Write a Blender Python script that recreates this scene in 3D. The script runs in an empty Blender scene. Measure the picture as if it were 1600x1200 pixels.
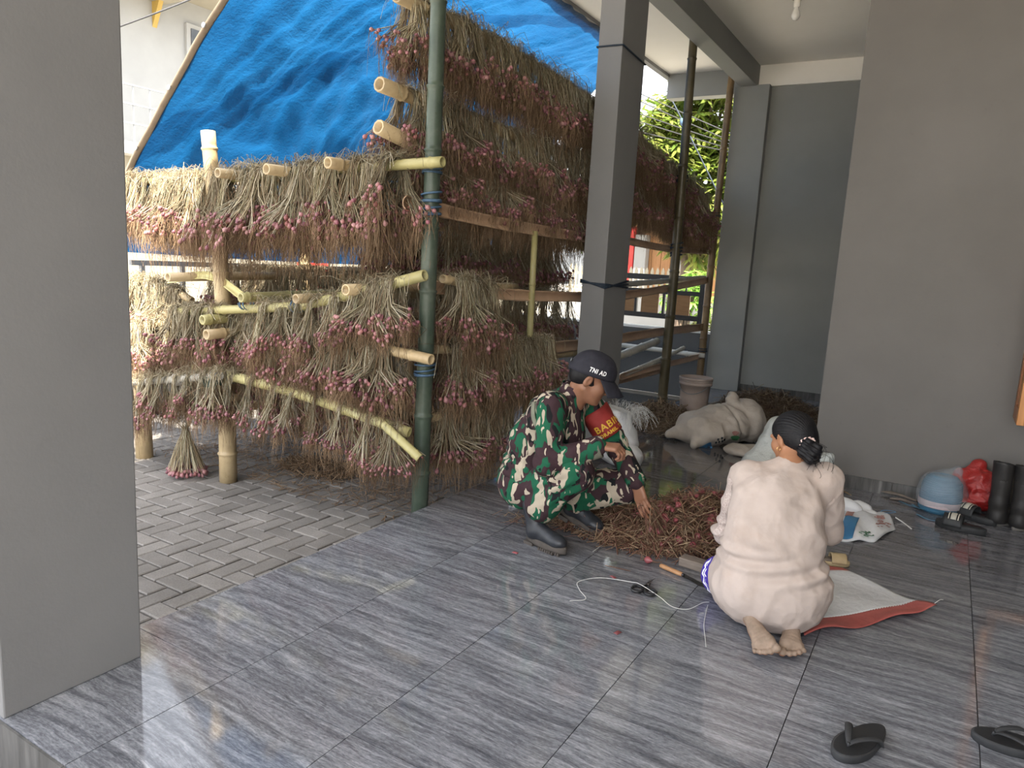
import bpy, math, random
import numpy as np
from mathutils import Vector, Matrix, Euler

SC = bpy.context.scene
COL = SC.collection
rng = np.random.default_rng(7)
random.seed(7)
PI = math.pi

# ------------------------------------------------------------------ camera
CAM_H, FPX = 1.56, 1137.57
YAW, PITCH, ROLL = -5.33005622e-01, 1.66491782e-01, 5.51331353e-02

def cam_axes():
    cy, sy = math.cos(YAW), math.sin(YAW)
    cp, sp = math.cos(PITCH), math.sin(PITCH)
    f = np.array([sy * cp, cy * cp, -sp]); r = np.array([cy, -sy, 0.0]); u = np.cross(r, f)
    cr, sr = math.cos(ROLL), math.sin(ROLL)
    return cr * r + sr * u, -sr * r + cr * u, f
RIGHT, UP, FWD = cam_axes()
cam_d = bpy.data.cameras.new('camera'); cam = bpy.data.objects.new('camera', cam_d); COL.objects.link(cam)
cam_d.sensor_fit = 'HORIZONTAL'; cam_d.sensor_width = 36.0; cam_d.lens = 36.0 * FPX / 1600.0
cam_d.clip_start = 0.05; cam_d.clip_end = 300
mw = Matrix.Identity(4)
for i in range(3):
    mw[i][0], mw[i][1], mw[i][2] = RIGHT[i], UP[i], -FWD[i]
mw[2][3] = CAM_H
cam.matrix_world = mw
SC.camera = cam

def at(px, py, axis, val):
    """point of the photograph's line of sight through (px,py) on the plane x/y/z = val (metres)"""
    d = (px - 800) / FPX * RIGHT - (py - 600) / FPX * UP + FWD
    o = np.array([0, 0, CAM_H]); t = (val - o['xyz'.index(axis)]) / d['xyz'.index(axis)]
    return o + t * d

# ------------------------------------------------------------------ light
SC.view_settings.view_transform = 'Standard'
SC.view_settings.look = 'None'
SC.view_settings.gamma = 1.0
SC.view_settings.use_curve_mapping = False
SC.view_settings.exposure = 1.5
SUN_TRAVEL = Vector((-0.38, 0.42, -1.0)).normalized()
w = bpy.data.worlds.new('sky'); SC.world = w; w.use_nodes = True
nt = w.node_tree; nt.nodes.clear()
sky = nt.nodes.new('ShaderNodeTexSky'); sky.sky_type = 'NISHITA'; sky.sun_disc = False
sky.sun_elevation = math.asin(-SUN_TRAVEL.z)
sky.sun_rotation = math.atan2(-SUN_TRAVEL.x, -SUN_TRAVEL.y)
sky.air_density = 1.0; sky.dust_density = 2.5; sky.ozone_density = 1.0
bg = nt.nodes.new('ShaderNodeBackground'); bg.inputs[1].default_value = 0.32
wo = nt.nodes.new('ShaderNodeOutputWorld')
hz = nt.nodes.new('ShaderNodeHueSaturation'); hz.inputs['Saturation'].default_value = .25
nt.links.new(sky.outputs[0], hz.inputs['Color']); nt.links.new(hz.outputs[0], bg.inputs[0]); nt.links.new(bg.outputs[0], wo.inputs[0])
sl = bpy.data.lights.new('sun', 'SUN'); sl.energy = 8.0; sl.angle = 0.009; sl.color = (1.0, 0.90, 0.74)
so = bpy.data.objects.new('sun', sl); COL.objects.link(so); so.location = (3, -4, 12)
so.rotation_euler = SUN_TRAVEL.to_track_quat('-Z', 'Y').to_euler()

# ------------------------------------------------------------------ materials
def _new(name):
    m = bpy.data.materials.new(name); m.use_nodes = True
    n = m.node_tree; n.nodes.clear()
    return m, n, n.nodes.new('ShaderNodeOutputMaterial')
def nd(n, t, ins=None, **kw):
    x = n.nodes.new(t)
    for k, v in kw.items(): setattr(x, k, v)
    for k, v in (ins or {}).items():
        if isinstance(v, bpy.types.NodeSocket): n.links.new(v, x.inputs[k])
        else: x.inputs[k].default_value = v
    return x
def rgb(c): return (c[0], c[1], c[2], 1.0)
def ramp(n, fac, stops, interp='LINEAR'):
    r = n.nodes.new('ShaderNodeValToRGB'); n.links.new(fac, r.inputs[0])
    e = r.color_ramp.elements
    while len(e) < len(stops): e.new(0.5)
    for i, (p, c) in enumerate(stops): e[i].position = p; e[i].color = rgb(c)
    r.color_ramp.interpolation = interp
    return r.outputs[0]
def coords(n, kind='Object', scale=(1, 1, 1), rand=0.0, rot=(0, 0, 0)):
    if kind == 'World': src = nd(n, 'ShaderNodeNewGeometry').outputs['Position']
    else: src = nd(n, 'ShaderNodeTexCoord').outputs[kind]
    mp = nd(n, 'ShaderNodeMapping', {'Vector': src, 'Scale': scale, 'Rotation': rot})
    if rand:
        oi = nd(n, 'ShaderNodeObjectInfo')
        ml = nd(n, 'ShaderNodeVectorMath', {0: oi.outputs['Random'], 1: (rand, rand * 1.7, rand * .6)}, operation='MULTIPLY')
        ad = nd(n, 'ShaderNodeVectorMath', {0: mp.outputs[0], 1: ml.outputs[0]}, operation='ADD')
        return ad.outputs[0]
    return mp.outputs[0]
def noise(n, vec, scale=5, detail=4, rough=.55, dist=0.0):
    return nd(n, 'ShaderNodeTexNoise', {'Vector': vec, 'Scale': scale, 'Detail': detail, 'Roughness': rough, 'Distortion': dist}).outputs['Fac']
def bump(n, h, strength=.3, dist=.01):
    return nd(n, 'ShaderNodeBump', {'Height': h, 'Strength': strength, 'Distance': dist}).outputs[0]
def mixc(n, f, a, b, mode='MIX'):
    x = nd(n, 'ShaderNodeMix', data_type='RGBA', blend_type=mode)
    for i, v in ((0, f), (6, a), (7, b)):
        if isinstance(v, bpy.types.NodeSocket): n.links.new(v, x.inputs[i])
        else: x.inputs[i].default_value = v if i == 0 else rgb(v)
    return x.outputs[2]
def pbsdf(n, out, col, rough=.6, normal=None, spec=.5, **kw):
    p = n.nodes.new('ShaderNodeBsdfPrincipled')
    ins = {'Base Color': col, 'Roughness': rough, 'Specular IOR Level': spec}; ins.update(kw)
    if normal is not None: ins['Normal'] = normal
    for k, v in ins.items():
        if isinstance(v, bpy.types.NodeSocket): n.links.new(v, p.inputs[k])
        else: p.inputs[k].default_value = rgb(v) if (isinstance(v, (tuple, list)) and len(v) == 3 and 'Color' in k) else v
    if out is not None: n.links.new(p.outputs[0], out.inputs[0])
    return p

def m_noise(name, c1, c2, scale=8, rough=.6, bs=.15, kind='Object', spec=.4, stretch=(1, 1, 1), rand=0.0, bscale=None, **kw):
    """two-tone material with fine relief"""
    m, n, o = _new(name)
    v = coords(n, kind, stretch, rand)
    f = noise(n, v, scale, 5)
    col = ramp(n, f, [(.3, c1), (.7, c2)])
    b = bump(n, noise(n, v, bscale or scale * 6, 4), bs, .004) if bs else None
    pbsdf(n, o, col, rough, b, spec, **kw)
    return m
def m_island(name, cols, rough=.7, spec=.2, transl=0.0):
    """every separate stalk / bulb / leaf gets its own shade"""
    m, n, o = _new(name)
    g = nd(n, 'ShaderNodeNewGeometry')
    oi = nd(n, 'ShaderNodeObjectInfo')
    col = ramp(n, g.outputs['Random Per Island'], [(i / max(1, len(cols) - 1), c) for i, c in enumerate(cols)])
    v = nd(n, 'ShaderNodeMath', {0: oi.outputs['Random'], 1: .5}, operation='MULTIPLY')
    v2 = nd(n, 'ShaderNodeMath', {0: v.outputs[0], 1: .75}, operation='ADD')
    hs = nd(n, 'ShaderNodeHueSaturation', {'Color': col, 'Value': v2.outputs[0]})
    p = pbsdf(n, None, hs.outputs[0], rough, None, spec)
    if transl:
        t = nd(n, 'ShaderNodeBsdfTranslucent', {'Color': hs.outputs[0]})
        mx = nd(n, 'ShaderNodeMixShader', {0: transl, 1: p.outputs[0], 2: t.outputs[0]})
        n.links.new(mx.outputs[0], o.inputs[0])
    else: n.links.new(p.outputs[0], o.inputs[0])
    return m
M = {}

# ------------------------------------------------------------------ mesh helpers
def tag(o, label=None, cat=None, group=None, kind=None):
    if label: o['label'] = label
    if cat: o['category'] = cat
    if group: o['group'] = group
    if kind: o['kind'] = kind
    return o
def empty(name, loc=(0, 0, 0), rotz=0.0):
    o = bpy.data.objects.new(name, None); COL.objects.link(o)
    o.location = loc; o.rotation_euler = (0, 0, rotz); o.empty_display_size = .1
    return o
class MB:
    """collects shapes, then links them as ONE mesh object"""
    def __init__(self): self.v = []; self.f = []; self.n = 0; self.mi = []
    def add(self, verts, faces, mi=0):
        verts = np.asarray(verts, float).reshape(-1, 3)
        self.v.append(verts)
        self.f.extend([tuple(int(i) + self.n for i in q) for q in faces]); self.mi.extend([mi] * len(faces))
        self.n += len(verts); return self
    def mesh(self, name, mats, smooth=True):
        me = bpy.data.meshes.new(name)
        me.from_pydata(np.concatenate(self.v).tolist(), [], self.f)
        for m in (mats if isinstance(mats, (list, tuple)) else [mats]): me.materials.append(m)
        if any(self.mi): me.polygons.foreach_set('material_index', self.mi)
        me.polygons.foreach_set('use_smooth', [bool(smooth)] * len(me.polygons))
        me.update(); return me
    def build(self, name, mats, parent=None, smooth=True, loc=None, rot=None, bevel=0.0, subsurf=0, kind=None):
        o = bpy.data.objects.new(name, self.mesh(name, mats, smooth)); COL.objects.link(o)
        if parent is not None: o.parent = parent
        if loc is not None: o.location = loc
        if rot is not None: o.rotation_euler = rot
        if bevel:
            b = o.modifiers.new('bevel', 'BEVEL'); b.width = bevel; b.segments = 2; b.limit_method = 'ANGLE'
        if subsurf:
            s = o.modifiers.new('sub', 'SUBSURF'); s.levels = subsurf; s.render_levels = subsurf
        if kind: o['kind'] = kind
        return o
    # ---- shapes
    def box(self, lo, hi, mi=0):
        x0, y0, z0 = lo; x1, y1, z1 = hi
        v = [(x0, y0, z0), (x1, y0, z0), (x1, y1, z0), (x0, y1, z0), (x0, y0, z1), (x1, y0, z1), (x1, y1, z1), (x0, y1, z1)]
        return self.add(v, [(0, 3, 2, 1), (4, 5, 6, 7), (0, 1, 5, 4), (1, 2, 6, 5), (2, 3, 7, 6), (3, 0, 4, 7)], mi)
    def obox(self, c, ax, half, mi=0):
        """box with its own axes (rows of ax)"""
        c = np.array(c, float); ax = np.array(ax, float)
        s = [(-1, -1, -1), (1, -1, -1), (1, 1, -1), (-1, 1, -1), (-1, -1, 1), (1, -1, 1), (1, 1, 1), (-1, 1, 1)]
        v = [c + sum(ax[k] * (q[k] * half[k]) for k in range(3)) for q in s]
        return self.add(v, [(0, 3, 2, 1), (4, 5, 6, 7), (0, 1, 5, 4), (1, 2, 6, 5), (2, 3, 7, 6), (3, 0, 4, 7)], mi)
    def tube(self, path, r, sides=6, cap=True, mi=0, flat=1.0, up=None):
        P = np.array(path, float); k = len(P)
        r = np.full(k, r, float) if np.isscalar(r) else np.array(r, float)
        T = np.gradient(P, axis=0); T /= np.linalg.norm(T, axis=1)[:, None] + 1e-12
        a = np.array(up, float) if up is not None else (np.array([0, 0, 1.0]) if abs(T[0][2]) < .9 else np.array([1.0, 0, 0]))
        rings = []
        for i in range(k):
            a = a - T[i] * (a @ T[i]); a /= np.linalg.norm(a) + 1e-12
            b = np.cross(T[i], a)
            th = np.arange(sides) * 2 * PI / sides
            rings.append(P[i] + r[i] * (np.cos(th)[:, None] * b + flat * np.sin(th)[:, None] * a))
        V = np.concatenate(rings); F = []
        for i in range(k - 1):
            for j in range(sides):
                j2 = (j + 1) % sides
                F.append((i * sides + j, i * sides + j2, (i + 1) * sides + j2, (i + 1) * sides + j))
        if cap: F.append(tuple(range(sides))[::-1]); F.append(tuple((k - 1) * sides + j for j in range(sides)))
        return self.add(V, F, mi)
    def lathe(self, prof, sides=16, c=(0, 0, 0), mi=0, closed=False, sq=(1, 1)):
        """prof: (radius, z) from bottom to top"""
        V = []; F = []; k = len(prof)
        for (r, z) in prof:
            for j in range(sides):
                t = 2 * PI * j / sides; V.append((c[0] + r * math.cos(t) * sq[0], c[1] + r * math.sin(t) * sq[1], c[2] + z))
        for i in range(k - 1):
            for j in range(sides):
                j2 = (j + 1) % sides; F.append((i * sides + j, i * sides + j2, (i + 1) * sides + j2, (i + 1) * sides + j))
        if not closed:
            F.append(tuple(range(sides))[::-1]); F.append(tuple((k - 1) * sides + j for j in range(sides)))
        return self.add(V, F, mi)
    def grid(self, fn, nu, nv, mi=0, thick=0.0):
        """fn(u,v)->xyz for u,v arrays in 0..1; with thickness gives a closed sheet"""
        U, Vv = np.meshgrid(np.linspace(0, 1, nu), np.linspace(0, 1, nv), indexing='ij')
        P = fn(U, Vv).reshape(-1, 3)
        F = [(i * nv + j, (i + 1) * nv + j, (i + 1) * nv + j + 1, i * nv + j + 1) for i in range(nu - 1) for j in range(nv - 1)]
        if not thick: return self.add(P, F, mi)
        G = P.reshape(nu, nv, 3); N = np.cross(np.gradient(G, axis=0), np.gradient(G, axis=1)); N /= np.linalg.norm(N, axis=2)[..., None] + 1e-12
        Q = (G - N * thick).reshape(-1, 3); n0 = nu * nv
        F2 = [tuple(n0 + i for i in q[::-1]) for q in F]
        b = [i * nv for i in range(nu)] + [(nu - 1) * nv + j for j in range(1, nv)] + [i * nv + nv - 1 for i in range(nu - 2, -1, -1)] + [j for j in range(nv - 2, 0, -1)]
        F3 = [(b[(i + 1) % len(b)], b[i], n0 + b[i], n0 + b[(i + 1) % len(b)]) for i in range(len(b))]
        return self.add(np.concatenate([P, Q]), F + F2 + F3, mi)
def boxobj(name, lo, hi, mat, parent=None, bevel=0.0, kind=None):
    return MB().box(lo, hi).build(name, mat, parent, smooth=False, bevel=bevel, kind=kind)
def obj_of(name, me, parent=None, loc=None, rot=None):
    o = bpy.data.objects.new(name, me); COL.objects.link(o)
    if parent is not None: o.parent = parent
    if loc is not None: o.location = loc
    if rot is not None: o.rotation_euler = rot
    return o
def copy_tree(o, parent=None):
    c = o.copy(); COL.objects.link(c); c.parent = parent
    for ch in o.children: copy_tree(ch, c)
    return c
def spline(pts, n=40):
    P = np.array(pts, float)
    if len(P) == 2: return P[0] + np.linspace(0, 1, n)[:, None] * (P[1] - P[0])
    Q = np.concatenate([[2 * P[0] - P[1]], P, [2 * P[-1] - P[-2]]]); out = []
    seg = len(P) - 1; per = max(2, n // seg)
    for i in range(seg):
        p0, p1, p2, p3 = Q[i:i + 4]
        for t in np.linspace(0, 1, per, endpoint=(i == seg - 1)):
            out.append(.5 * ((2 * p1) + (-p0 + p2) * t + (2 * p0 - 5 * p1 + 4 * p2 - p3) * t * t + (-p0 + 3 * p1 - 3 * p2 + p3) * t ** 3))
    return np.array(out)
ORD = ['', 'first', 'second', 'third', 'fourth', 'fifth', 'sixth', 'seventh', 'eighth', 'ninth', 'tenth', 'eleventh', 'twelfth', 'thirteenth', 'fourteenth', 'fifteenth', 'sixteenth', 'seventeenth', 'eighteenth', 'nineteenth', 'twentieth']
TENS = ['', '', 'twenty', 'thirty', 'forty', 'fifty', 'sixty', 'seventy', 'eighty', 'ninety']
def nth(i):
    if i <= 20: return ORD[i]
    return TENS[i // 10] + '-' + ORD[i % 10] if i % 10 else TENS[i // 10][:-1] + 'ieth'
# ------------------------------------------------------------------ setting: materials
def mk_tile():
    m, n, o = _new('polished grey wood-grain tile')
    v = coords(n, 'World', (1, 1, 1), 7.0)
    wv = noise(n, v, 1.6, 3)
    dv = nd(n, 'ShaderNodeVectorMath', {0: (0, .10, 0), 3: wv}, operation='SCALE').outputs[0]
    vv = nd(n, 'ShaderNodeVectorMath', {0: v, 1: dv}, operation='ADD').outputs[0]
    a = nd(n, 'ShaderNodeMapping', {'Vector': vv, 'Scale': (1.5, 18, 1)}).outputs[0]
    b = nd(n, 'ShaderNodeMapping', {'Vector': vv, 'Scale': (9, 64, 1)}).outputs[0]
    c = nd(n, 'ShaderNodeMapping', {'Vector': vv, 'Scale': (55, 150, 1)}).outputs[0]
    f1 = noise(n, a, 1.6, 5, .65, .6); f2 = noise(n, b, 1.0, 6, .75, 1.6); f3 = noise(n, c, 1.0, 4, .7)
    s = nd(n, 'ShaderNodeMath', {0: f1, 1: .50}, operation='MULTIPLY').outputs[0]
    s2 = nd(n, 'ShaderNodeMath', {0: f2, 1: .34, 2: s}, operation='MULTIPLY_ADD').outputs[0]
    s3 = nd(n, 'ShaderNodeMath', {0: f3, 1: .28, 2: s2}, operation='MULTIPLY_ADD').outputs[0]
    col = ramp(n, s3, [(.40, (.050, .053, .062)), (.52, (.125, .131, .150)), (.60, (.215, .224, .25)), (.72, (.38, .39, .42))])
    # film of soil and onion dust, plus painted shade of the deep porch
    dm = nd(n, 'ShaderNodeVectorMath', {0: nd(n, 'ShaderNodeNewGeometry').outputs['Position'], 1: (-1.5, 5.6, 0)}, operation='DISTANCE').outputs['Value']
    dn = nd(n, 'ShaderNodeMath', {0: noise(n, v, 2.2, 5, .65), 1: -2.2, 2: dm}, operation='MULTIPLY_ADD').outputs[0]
    dust_shade = ramp(n, nd(n, 'ShaderNodeMapRange', {0: dn, 1: -.2, 2: 1.9}).outputs[0], [(0, (.50, .43, .37)), (1, (1, 1, 1))])
    col = mixc(n, .8, col, dust_shade, 'MULTIPLY')
    rg = nd(n, 'ShaderNodeMapRange', {0: noise(n, nd(n, 'ShaderNodeMapping', {'Vector': v, 'Scale': (3, 3, 3)}).outputs[0], 1, 3), 3: .025, 4: .075}).outputs[0]
    pbsdf(n, o, col, rg, bump(n, s3, .04, .002), .5, IOR=1.68)
    return m
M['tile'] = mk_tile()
M['riser'] = m_noise('grey riser tile with painted shade', (.06, .059, .058), (.13, .128, .125), 6, .45, .1, stretch=(4, 4, .6), kind='World')  # darker than the floor tile: weaker light on the front risers put into the colour
M['grout'] = m_noise('dark grout', (.05, .05, .055), (.09, .09, .095), 30, .8)
def mk_plaster(name, c1, c2, grain=.25):
    m, n, o = _new(name)
    v = coords(n, 'World')
    f = noise(n, v, 1.1, 5, .6); f2 = noise(n, v, 60, 3, .7)
    col = ramp(n, f, [(.3, c1), (.7, c2)])
    dk = ramp(n, noise(n, v, 14, 6, .75), [(.62, (1, 1, 1)), (.80, (.72, .70, .68))])
    pbsdf(n, o, mixc(n, .35, col, dk, 'MULTIPLY'), .62, bump(n, f2, grain, .003), .3)
    return m
M['plaster'] = mk_plaster('grey painted plaster', (.185, .185, .188), (.215, .214, .216))
M['plaster_r'] = mk_plaster('grey beige painted plaster', (.132, .124, .114), (.158, .149, .138))
M['plaster_d'] = mk_plaster('dark grey painted plaster', (.235, .238, .225), (.27, .272, .258))
M['white'] = mk_plaster('white ceiling paint', (.80, .77, .70), (.85, .82, .76), .1)
M['cement'] = mk_plaster('bare grey cement', (.085, .085, .083), (.125, .125, .12))
M['paver'] = None
def mk_paver():
    m, n, o = _new('grey concrete paver')
    v = coords(n, 'World'); oi = nd(n, 'ShaderNodeObjectInfo')
    g = nd(n, 'ShaderNodeNewGeometry')
    col = ramp(n, noise(n, v, 3, 5, .65), [(.3, (.16, .148, .135)), (.7, (.245, .228, .21))])
    sp = ramp(n, noise(n, v, 120, 2), [(.35, (.78, .78, .78)), (.65, (1.1, 1.1, 1.1))])
    rv = nd(n, 'ShaderNodeMath', {0: oi.outputs['Random'], 1: .3, 2: .83}, operation='MULTIPLY_ADD').outputs[0]
    c2 = mixc(n, .8, col, sp, 'MULTIPLY')
    hs = nd(n, 'ShaderNodeHueSaturation', {'Color': c2, 'Value': rv}).outputs[0]
    pbsdf(n, o, hs, .8, bump(n, noise(n, v, 140, 3), .4, .003), .25)
    return m
M['paver'] = mk_paver()
M['sand'] = m_noise('dark jointing sand', (.05, .048, .042), (.09, .085, .075), 40, .9, kind='World')
M['street'] = m_noise('pale street concrete', (.46, .43, .38), (.54, .51, .46), 1.5, .85, kind='World')

A = lambda px, py, ax, v: tuple(at(px, py, ax, v))
M['greyrail'] = m_noise('grey painted railing', (.16, .17, .18), (.22, .23, .24), 30, .5)

# ------------------------------------------------------------------ setting: floor, walls, ceiling
GZ = -0.20                                   # ground level below the porch floor
EX = -2.67                                   # outer edge of the porch
floor = boxobj('floor', (EX, 1.03, -.45), (3.2, 10.2, -.012), M['grout'], kind='structure')
tg = []
xs = [EX, -2.09, -1.50, -.905, -.31, .285, .88, 1.475, 2.07]
ys = [1.03, 1.63, 2.235, 2.84, 3.445, 4.05, 4.655, 5.26, 5.865, 6.47, 7.075, 7.68, 8.285, 8.89, 9.495, 10.1]
j = .0017
for a in range(len(xs) - 1):
    for b in range(len(ys) - 1):
        if xs[a] > -.8 and ys[b] > 5.9: continue
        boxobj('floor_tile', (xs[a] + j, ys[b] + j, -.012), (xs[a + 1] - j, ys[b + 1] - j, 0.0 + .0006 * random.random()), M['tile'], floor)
# the tiled risers of the porch
for b in range(len(ys) - 1):
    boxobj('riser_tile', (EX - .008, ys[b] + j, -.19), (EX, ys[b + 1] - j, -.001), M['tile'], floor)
for a in range(len(xs) - 1):
    boxobj('riser_tile', (xs[a] + j, 1.022, -.19), (xs[a + 1] - j, 1.03, -.001), M['riser'], floor)

def col_box(lo, hi, mat, name='column'):
    return boxobj(name, lo, hi, mat, bevel=.006, kind='structure')
col_box((-2.668, 1.036, -.0), (-2.46, 1.51, 4.0), M['plaster'])
col_box((-2.668, 5.58, -.0), (-2.46, 6.06, 4.0), M['plaster'])
col_box((-2.74, 9.85, -.0), (-2.30, 10.12, 3.93), M['plaster_d'])
# right hand house wall with its front corner, side return and the recess behind
boxobj('wall_right', (-.76, 5.95, 0), (3.4, 6.15, 4.18), M['plaster_r'], kind='structure')
boxobj('wall_side', (-.76, 6.15, 0), (-.56, 9.97, 4.18), M['plaster_r'], kind='structure')
boxobj('wall_back', (-2.32, 9.97, 0), (-.5, 10.15, 3.93), M['plaster_d'], kind='structure')
boxobj('trim_1', (-2.46, 9.93, 3.92), (-.56, 10.15, 4.18), M['white'], kind='structure')
boxobj('wall_house', (3.2, -4.0, 0), (3.4, 5.95, 4.18), M['plaster_r'], kind='structure')
# ceiling slab, beams
boxobj('ceiling', (-3.70, -1.6, 4.18), (3.6, 10.3, 4.32), M['white'], kind='structure')
boxobj('ceiling_beam', (-2.67, -1.5, 3.92), (-2.46, 9.97, 4.18), M['plaster_d'], bevel=.004, kind='structure')
boxobj('ceiling_beam', (-3.70, 10.0, 3.87), (-2.67, 10.2, 4.18), M['plaster_d'], bevel=.004, kind='structure')
boxobj('trim_2', (-3.76, -1.6, 4.14), (-3.68, 10.2, 4.30), M['plaster'], kind='structure')
# low cement wall at the far end of the yard
boxobj('wall_low', (-9.0, 10.0, GZ), (-2.74, 10.15, .72), M['cement'], kind='structure')
boxobj('trim_3', (-9.0, 9.98, .72), (-2.74, 10.17, .75), M['white'], kind='structure')

boxobj('wall_street', (-7.16, 4.2, GZ - .1), (-7.02, 10.0, .42), M['cement'], kind='structure')
# skirting tiles along the walls
def baseboard(name, p0, p1, nrm, n):
    b = empty(name); tag(b, kind='structure')
    p0 = np.array(p0, float); p1 = np.array(p1, float); d = (p1 - p0) / n; nrm = np.array(nrm, float)
    L = np.linalg.norm(d); ax = [d / L, nrm, np.array([0, 0, 1.0])]
    for i in range(n):
        c = p0 + d * (i + .5) + nrm * .006 + np.array([0, 0, .05])
        MB().obox(c, ax, (L / 2 - .002, .006, .05)).build('skirting_tile', M['skirt'], b, smooth=False)
def mk_skirt():
    m, n, o = _new('grey streaked skirting tile')
    v = coords(n, 'World', (28, 28, 2.5), 5.0)
    col = ramp(n, noise(n, v, 1.0, 4, .6), [(.35, (.05, .048, .045)), (.6, (.11, .105, .10)), (.75, (.22, .21, .20))])
    pbsdf(n, o, col, .3, None, .4)
    return m
M['skirt'] = mk_skirt()
baseboard('baseboard_right', (-.76, 5.95, 0), (3.2, 5.95, 0), (0, -1, 0), 7)
baseboard('baseboard_side', (-.76, 9.97, 0), (-.76, 5.95, 0), (-1, 0, 0), 7)
baseboard('baseboard_back', (-2.30, 9.97, 0), (-.78, 9.97, 0), (0, -1, 0), 3)

# ------------------------------------------------------------------ yard: ground with herringbone pavers
ground = boxobj('ground', (-14, -6, GZ - .35), (6, 10.0, GZ - .055), M['sand'], kind='structure')
boxobj('street', (-60, -30, GZ - .5), (40, 70, GZ - .30), M['street'], kind='structure')
boxobj('street_paving', (-40, 10.15, GZ - .31), (30, 60, GZ - .03), M['street'], kind='structure')
boxobj('street_paving', (-40, -30, GZ - .31), (-9.2, 10.15, GZ - .03), M['street'], kind='structure')
boxobj('street_paving', (-9.2, -30, GZ - .31), (30, -1.5, GZ - .005), M['street'], kind='structure')  # unseen pale slab, added to bounce sunlight up to the porch ceiling
S = .117
def herring():
    cells = []
    for i in range(-75, 3):
        for k in range(-26, 70):
            # 90 degree herringbone of 1x2 bricks
            r = (i - k) % 4
            if r == 0: cells.append((i, k, 2, 1))
            elif r == 2: pass
            if (i - k) % 4 == 3: cells.append((i, k, 1, 2))
    return cells
PX0, PY0 = -2.70, 1.0
pv = []
for (i, k, wx, wy) in herring():
    x0 = PX0 + i * S; y0 = PY0 + k * S; x1 = x0 + wx * S; y1 = y0 + wy * S
    if x1 > EX + .25 or x0 < -9.4 or y0 < -1.6 or y1 > 8.2: continue
    cx, cy = (x0 + x1) / 2, (y0 + y1) / 2
    pv.append((x0, y0, x1, y1, cx, cy))
def paver_verts(x0, y0, x1, y1, dz):
    g = .004; b = .007
    z1 = GZ + dz; z0 = GZ - .05
    V = [(x0 + g, y0 + g, z0), (x1 - g, y0 + g, z0), (x1 - g, y1 - g, z0), (x0 + g, y1 - g, z0),
         (x0 + g, y0 + g, z1 - b * .7), (x1 - g, y0 + g, z1 - b * .7), (x1 - g, y1 - g, z1 - b * .7), (x0 + g, y1 - g, z1 - b * .7),
         (x0 + g + b, y0 + g + b, z1), (x1 - g - b, y0 + g + b, z1), (x1 - g - b, y1 - g - b, z1), (x0 + g + b, y1 - g - b, z1)]
    F = [(0, 1, 5, 4), (1, 2, 6, 5), (2, 3, 7, 6), (3, 0, 4, 7), (4, 5, 9, 8), (5, 6, 10, 9), (6, 7, 11, 10), (7, 4, 8, 11), (8, 9, 10, 11)]
    return V, F
def vis(p):
    x, y = p[4], p[5]
    q = np.array([x, y, GZ - CAM_H]); zc = q @ FWD
    if zc < .3: return None
    u, v = 800 + FPX * (q @ RIGHT) / zc, 600 - FPX * (q @ UP) / zc
    if not (214 < u < 700 and v < 1000): return None
    if x > -2.67 - (.2 / (1.76 - .2)) * 2.5 + .0 and False: return None
    return v
sc_ = sorted([(-(vis(p) or -1), i) for i, p in enumerate(pv)])
near = set(i for s, i in sc_[:300] if s < 0)
rest = MB()
for i, p in enumerate(pv):
    V, F = paver_verts(*p[:4], random.uniform(-.003, .002))
    if i in near: MB().add(V, F).build('paver', M['paver'], ground, smooth=False)
    else: rest.add(V, F)
rest.build('paver_field', M['paver'], ground, smooth=False, kind='stuff')
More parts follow.
